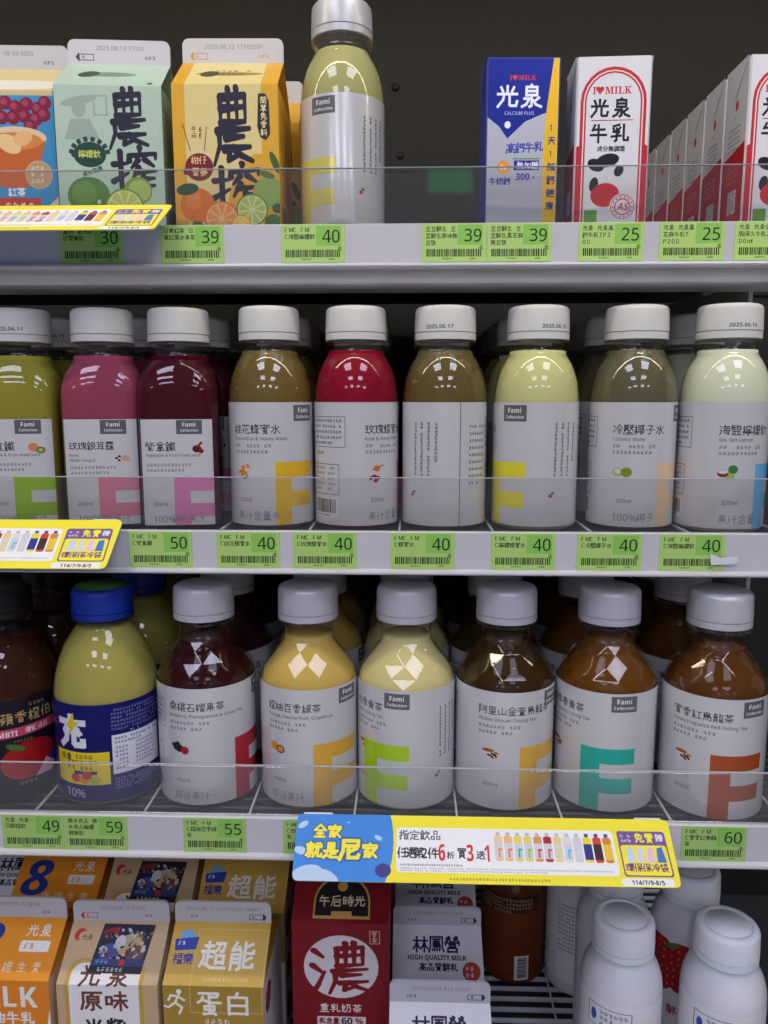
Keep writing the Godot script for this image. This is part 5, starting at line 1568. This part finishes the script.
	var rows := [
		# kind, x, turn, liquid, name, cap, print, depth shift
		["square", -0.2872, 0.19, rgb(148, 143, 50), "yellow-green", "2025.06.11", sheet265("綠拿鐵", ["Vegetable & Fruit mixed juice"], rgb(160, 206, 40), "kiwi"), 0.0],
		["square", -0.2253, 0.19, rgb(150, 66, 88), "pink", "", sheet265("玫瑰銀耳露", ["Rose,", "White Fungus"], rgb(230, 140, 160), "fungus"), 0.0],
		["square", -0.1687, 0.13, rgb(69, 6, 23), "dark purple-red", "", sheet265("紫拿鐵", ["Vegetable & Fruit mixed juice"], rgb(232, 140, 190), "beet"), 0.0],
		["round", -0.1025, 8, rgb(166, 140, 74), "golden honey", "", band_print("桂花蜂蜜水", ["Osmanthus & Honey Water"], rgb(246, 200, 50), "osmanthus", "320ml", "果汁含量未"), 0.0],
		["round", -0.0386, 69, rgb(138, 9, 39), "crimson rose", "", band_print("玫瑰蜂蜜水", ["Rose & Honey Water"], rgb(230, 140, 150), "rose", "320ml", "果汁含量未"), 0.0],
		["round", 0.0267, 210, rgb(150, 130, 72), "amber", "2025.06.17", band_print("蜂蜜水", ["Honey Water"], rgb(226, 180, 60), "osmanthus", "320ml", "果汁含量未"), 0.0],
		["round", 0.0941, -88, rgb(209, 207, 140), "pale lemon", "2025.06.10", band_print("檸檬蜂蜜水", ["Lemon Honey Water"], rgb(246, 236, 60), "lemon", "320ml", ""), 0.0],
		["round", 0.1649, 14, rgb(146, 138, 104), "clear coconut", "", band_print("冷壓椰子水", ["Coconut Water"], rgb(246, 214, 170), "coconut", "320ml", "100%椰子"), 0.0],
		["round", 0.2284, 19, rgb(218, 223, 191), "milky white", "2025.06.16", band_print("海鹽檸檬飲", ["Sea Salt Lemon"], rgb(110, 190, 240), "salt", "320ml", "果汁含量", {"t0": -44.0}), 0.006],
	]
	for r in rows:
		var cap: Material = dated[r[5]] if r[5] else white_cap
		var turn: float = r[2] if r[0] == "square" else deg_to_rad(r[2])
		var z := -0.5735 if r[0] == "square" else -0.5765
		var what: String = "%s drink bottle with white cap" % r[4]
		var b := bottle(r[0], "drink_bottle", what + (", squarish," if r[0] == "square" else "") + " at the middle shelf's front", Vector3(r[1], B2, z + r[7]), turn, g2, {"liquid": tea_mat(r[3]) if r[4] in ["golden honey", "amber", "clear coconut"] else liquid_mat(r[3]), "fill": 128.5 if r[0] == "round" else 125.0, "print": label_of.call(r[6]), "cap": cap, "cap_plain": white_cap})
		line_up(b, 0.067, 3, 0.0, what + " behind the front one", 0.3 if r[0] == "round" else 0.0)

	# --- third shelf ---
	var g3 := "drink bottles on the silver-cap shelf"
	var teas := [
		[-0.1519, 40, tea_mat(rgb(74, 4, 13)), "dark red fruit tea", wrap450("桑椹石榴果茶", "Mulberry, Pomegranate & Green Tea", rgb(196, 34, 52), "berries", "綜合果汁", -71), 0.0],
		[-0.0739, 5, liquid_mat(rgb(206, 174, 88)), "orange-yellow fruit tea", wrap450("橙柚百香綠茶", "Orange, Passion fruit, Grapefruit", rgb(246, 190, 70), "passion", "綜合果汁", -50), 0.0],
		[-0.0007, -63, liquid_mat(rgb(216, 204, 140)), "cream yellow tea", wrap450("四季青茶", "Green Oolong Tea", rgb(186, 226, 40), "tea", "", -8), 0.0],
		[0.0730, 5.5, tea_mat(rgb(84, 56, 12)), "dark amber oolong tea", wrap450("阿里山金萱烏龍茶", "Alishan Jinxuan Oolong Tea", rgb(246, 190, 80), "tea", "", -42), 0.0],
		[0.1482, -46, tea_mat(rgb(148, 92, 12)), "amber spring tea", wrap450("四季春青茶", "Four Seasons Oolong Tea", rgb(40, 190, 170), "tea", "", -46), 0.0],
		[0.2250, -28, tea_mat(rgb(132, 76, 14)), "reddish brown oolong tea", wrap450("蜜香紅烏龍茶", "Honey Fragrance Red Oolong Tea", rgb(184, 84, 30), "tea", "", -38), 0.008],
	]
	for r in teas:
		var what: String = "%s bottle with silver cap" % r[3]
		var b := bottle("facet", "tea_bottle", what + " and faceted shoulder at the shelf front", Vector3(r[0], B3, -0.5535 + r[5]), deg_to_rad(r[1]), g3, {"liquid": r[2], "fill": 124.0, "print": label_of.call(r[4]), "cap": silver_cap, "cap_plain": silver_cap, "cap_h": 25.0})
		line_up(b, 0.076, 3, 0.0, what + " behind the front one", 0.4)
	var lemon := bottle("tall", "vitamin_drink_bottle", "yellow vitamin drink bottle with bright blue cap and blue label", Vector3(-0.2292, B3, -0.5555), 0.39, g3, {"liquid": liquid_mat(rgb(180, 171, 86)), "fill": 129.0, "print": printed(lemon_print(), 0.3), "cap": mat(rgb(24, 58, 176), 0.35), "cap_plain": mat(rgb(20, 50, 160), 0.35), "cap_h": 23.0})
	var st := lathe([[0, 158.4], [19, 158.2], [19.2, 158.5], [0, 158.8]], 30, 0, 1)
	part("cap_sticker", st, mat(rgb(60, 130, 60), 0.5), lemon)
	line_up(lemon, 0.08, 2, 0.0, "yellow vitamin drink bottle with blue cap behind the front one", 0.5)
	var apple := bottle("tall", "apple_tea_bottle", "dark apple tea bottle with black cap and navy label", Vector3(-0.3075, B3, -0.5555), 0.5, g3, {"liquid": liquid_mat(rgb(60, 28, 14)), "fill": 122.0, "print": printed(apple_print(), 0.3), "cap": mat(rgb(26, 26, 28), 0.35), "cap_plain": mat(rgb(26, 26, 28), 0.35), "cap_h": 23.0})
	line_up(apple, 0.08, 2, 0.0, "dark apple tea bottle with black cap behind the front one", 0.5)

	# --- lowest shelf ---
	var g4 := "milk cartons on the lowest shelf"
	var low := {"hb": 0.124, "rise": 0.0249, "fin": 0.017}
	var vit := carton("milk_carton", "orange vitamin milk carton with a big blue eight", Vector3(-0.3030, Y4, -0.5425), 0.0, g4, low.merged({"front": printed(vitamin_carton(), 0.4), "side": mat(rgb(238, 206, 170), 0.5), "plain": mat(rgb(234, 146, 40), 0.5)}))
	var rice := carton("rice_milk_carton", "beige rice milk carton with a dark picture sticker", Vector3(-0.2215, Y4, -0.5405), 0.02, g4, low.merged({"front": printed(rice_carton(), 0.4), "side": mat(rgb(206, 176, 136), 0.5), "plain": mat(rgb(206, 176, 136), 0.5)}))
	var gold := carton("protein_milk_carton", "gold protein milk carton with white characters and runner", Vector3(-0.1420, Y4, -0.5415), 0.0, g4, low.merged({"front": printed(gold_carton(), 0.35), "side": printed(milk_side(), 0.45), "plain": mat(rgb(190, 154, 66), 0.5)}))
	line_up(vit, 0.082, 2, 0.001, "orange vitamin milk carton behind the front orange carton")
	line_up(rice, 0.082, 2, 0.001, "beige rice milk carton behind the front beige carton")
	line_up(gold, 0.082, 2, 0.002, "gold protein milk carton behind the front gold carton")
	var red := carton("milk_tea_carton", "red milk tea carton with a white circle and brushed character", Vector3(-0.0505, Y4, -0.5725), 0.0, g4, {"hb": 0.154, "rise": 0.0249, "fin": 0.017, "front": printed(milk_tea_carton(), 0.4), "side": mat(rgb(124, 12, 24), 0.5), "plain": mat(rgb(124, 12, 24), 0.5)})
	line_up(red, 0.082, 2, 0.002, "red milk tea carton behind the front red carton")
	var white := carton("fresh_milk_carton", "white fresh milk carton with navy characters and red spot", Vector3(0.0255, Y4, -0.516), 0.0, g4, {"hb": 0.081, "rise": 0.0249, "fin": 0.017, "front": printed(white_carton(), 0.4), "side": mat(rgb(220, 220, 226), 0.5), "plain": mat(rgb(220, 220, 226), 0.5)})
	line_up(white, 0.085, 3, 0.001, "white fresh milk carton behind the front white carton")
	copy(white, "white fresh milk carton beside the orange milk cartons", Vector3(-0.379, Y4, -0.70), 0.0)
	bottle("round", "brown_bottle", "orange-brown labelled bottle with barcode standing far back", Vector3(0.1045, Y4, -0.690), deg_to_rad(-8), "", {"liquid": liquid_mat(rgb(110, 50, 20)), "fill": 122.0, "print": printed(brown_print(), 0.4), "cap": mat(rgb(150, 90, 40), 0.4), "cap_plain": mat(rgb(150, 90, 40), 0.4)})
	var milky := mat(rgb(232, 232, 236), 0.22)
	var milk_cap := mat(rgb(244, 245, 250), 0.35)
	milk_cap.subsurf_scatter_enabled = true
	milk_cap.subsurf_scatter_strength = 0.3
	var plain_milk := printed(milk_print(false), 0.3)
	var berry_milk := printed(milk_print(true), 0.3)
	var mk := {"shell": milky, "cap": milk_cap, "cap_plain": milk_cap, "cap_r": 23.4, "cap_h": 25.0}
	var g5 := "white milk bottles on the lowest shelf"
	var m1 := bottle("milk", "milk_bottle", "white plastic milk bottle with boxed print beside the brown bottle", Vector3(0.1665, Y4, -0.541), deg_to_rad(-14), g5, mk.merged({"print": plain_milk}))
	bottle("milk", "milk_bottle", "white plastic milk bottle with boxed print beside the shelf bracket", Vector3(0.2420, Y4, -0.535), deg_to_rad(-12), g5, mk.merged({"print": plain_milk}))
	bottle("milk", "milk_bottle", "white milk bottle hidden close behind a front milk bottle", Vector3(0.1785, Y4, -0.610), deg_to_rad(20), g5, mk.merged({"print": plain_milk}))
	bottle("milk", "milk_bottle", "white milk bottle with red strawberries printed on it", Vector3(0.2410, Y4, -0.606), deg_to_rad(-16), g5, mk.merged({"print": berry_milk}))
	bottle("milk", "milk_bottle", "white milk bottle with back print standing next to the brown bottle", Vector3(0.1650, Y4, -0.674), deg_to_rad(110), g5, mk.merged({"print": plain_milk}))

	# --- tickets and offer cards ---
	var z1 := -0.5562
	ticket(["農榨 農搾柑", "仔雷夢飲"], "30", Vector3(-0.2231, 1.4046, z1), "price tag reading 30 below the lime juice carton")
	ticket(["日東紅茶 日", "東紅茶水果茶"], "39", Vector3(-0.1518, 1.4046, z1), "price tag reading 39 below the yellow juice carton")
	ticket(["FMC FM", "C海鹽檸檬飲"], "40", Vector3(-0.0671, 1.4046, z1), "price tag reading 40 below the lone bottle of the carton shelf", 0.8)
	ticket(["豆豆鮮生 豆", "豆鮮生原味無", "豆漿"], "39", Vector3(0.0310, 1.4046, z1), "price tag reading 39 whose right edge meets its neighbour", 0.9)
	ticket(["豆豆鮮生 豆", "豆鮮生黑芝麻", "無豆漿"], "39", Vector3(0.0759, 1.4045, z1 + 0.0002), "price tag reading 39 below the blue milk box", 0.9)
	ticket(["光泉 光泉高", "鈣牛乳TP2", "00"], "25", Vector3(0.1388, 1.4046, z1), "price tag reading 25 below the lone red milk box", 0.9)
	ticket(["光泉 光泉黑", "芝麻牛乳T", "P200"], "25", Vector3(0.1937, 1.4046, z1), "price tag reading 25 between the lone and the lined-up red milk boxes", 0.9)
	ticket(["光泉 光泉全", "脂保久牛乳2", "00ml"], "25", Vector3(0.2449, 1.4046, z1), "price tag reading 25 below the line of red milk boxes", 1.0)
	var z2 := -0.5252
	var names2 := [["C紫拿鐵", -0.1733, "50", "purple-red bottle"], ["C桂花蜂蜜水", -0.1115, "40", "golden honey bottle"], ["C玫瑰蜂蜜水", -0.0577, "40", "crimson rose bottle"], ["C蜂蜜水", 0.0102, "40", "amber bottle"], ["C檸檬蜂蜜水", 0.0797, "40", "pale lemon bottle"], ["C冷壓椰子水", 0.1388, "40", "coconut bottle"], ["C海鹽檸檬飲", 0.1951, "40", "milky white bottle"]]
	for q in names2:
		ticket(["FMC FM", q[0]], q[2], Vector3(q[1], 1.1932, z2), "price tag reading %s below the %s" % [q[2], q[3]], 0.55)
	var z3 := -0.4962
	ticket(["光泉 光泉一", "日鮮橙飲"], "49", Vector3(-0.2635, 0.9950, z3), "price tag reading 49 below the dark apple tea bottle", 0.2)
	ticket(["樂木良品 樂", "木良品檸檬", "健康飲"], "59", Vector3(-0.2185, 0.9950, z3), "price tag reading 59 below the blue-capped bottle", 0.2)
	ticket(["FMC FM", "C橙柚百香綠", "茶"], "55", Vector3(-0.1344, 0.9950, z3), "price tag reading 55 below the dark red fruit tea", 0.2)
	ticket(["FMC FM", "C四季春青", "茶"], "55", Vector3(-0.0640, 0.9950, z3), "price tag half covered by the blue and yellow offer card", 0.2)
	ticket(["FMC FM", "C蜜香紅烏龍", "茶"], "60", Vector3(0.2111, 0.9951, z3), "price tag reading 60 below the reddish brown oolong tea", 0.2)
	var torn := thing("tag_scrap", "torn white paper scrap stuck over a price tag's corner", "paper", Vector3(0.2140, 1.1890, z2 + 0.0012), 0.0)
	var scrap := PackedVector2Array([Vector2(-0.006, -0.004), Vector2(0.011, -0.003), Vector2(0.012, 0.002), Vector2(0.001, 0.001), Vector2(-0.007, 0.004)])
	part("paper", slab(scrap, 0.0, 0.0006), mat(rgb(226, 226, 232), 0.5), torn)
	var offer := offer_print()
	talker(offer, Vector3(0.1775, 1.0135, -0.4935), "blue and yellow offer card in front of the silver-cap shelf")
	talker(offer, Vector3(-0.1975, 1.2140, -0.5220), "yellow offer card on the rail of the middle shelf", 48.0, 0.0415)
	talker(offer, Vector3(-0.1630, 1.4297, -0.5530), "yellow offer card on the rail of the carton shelf")
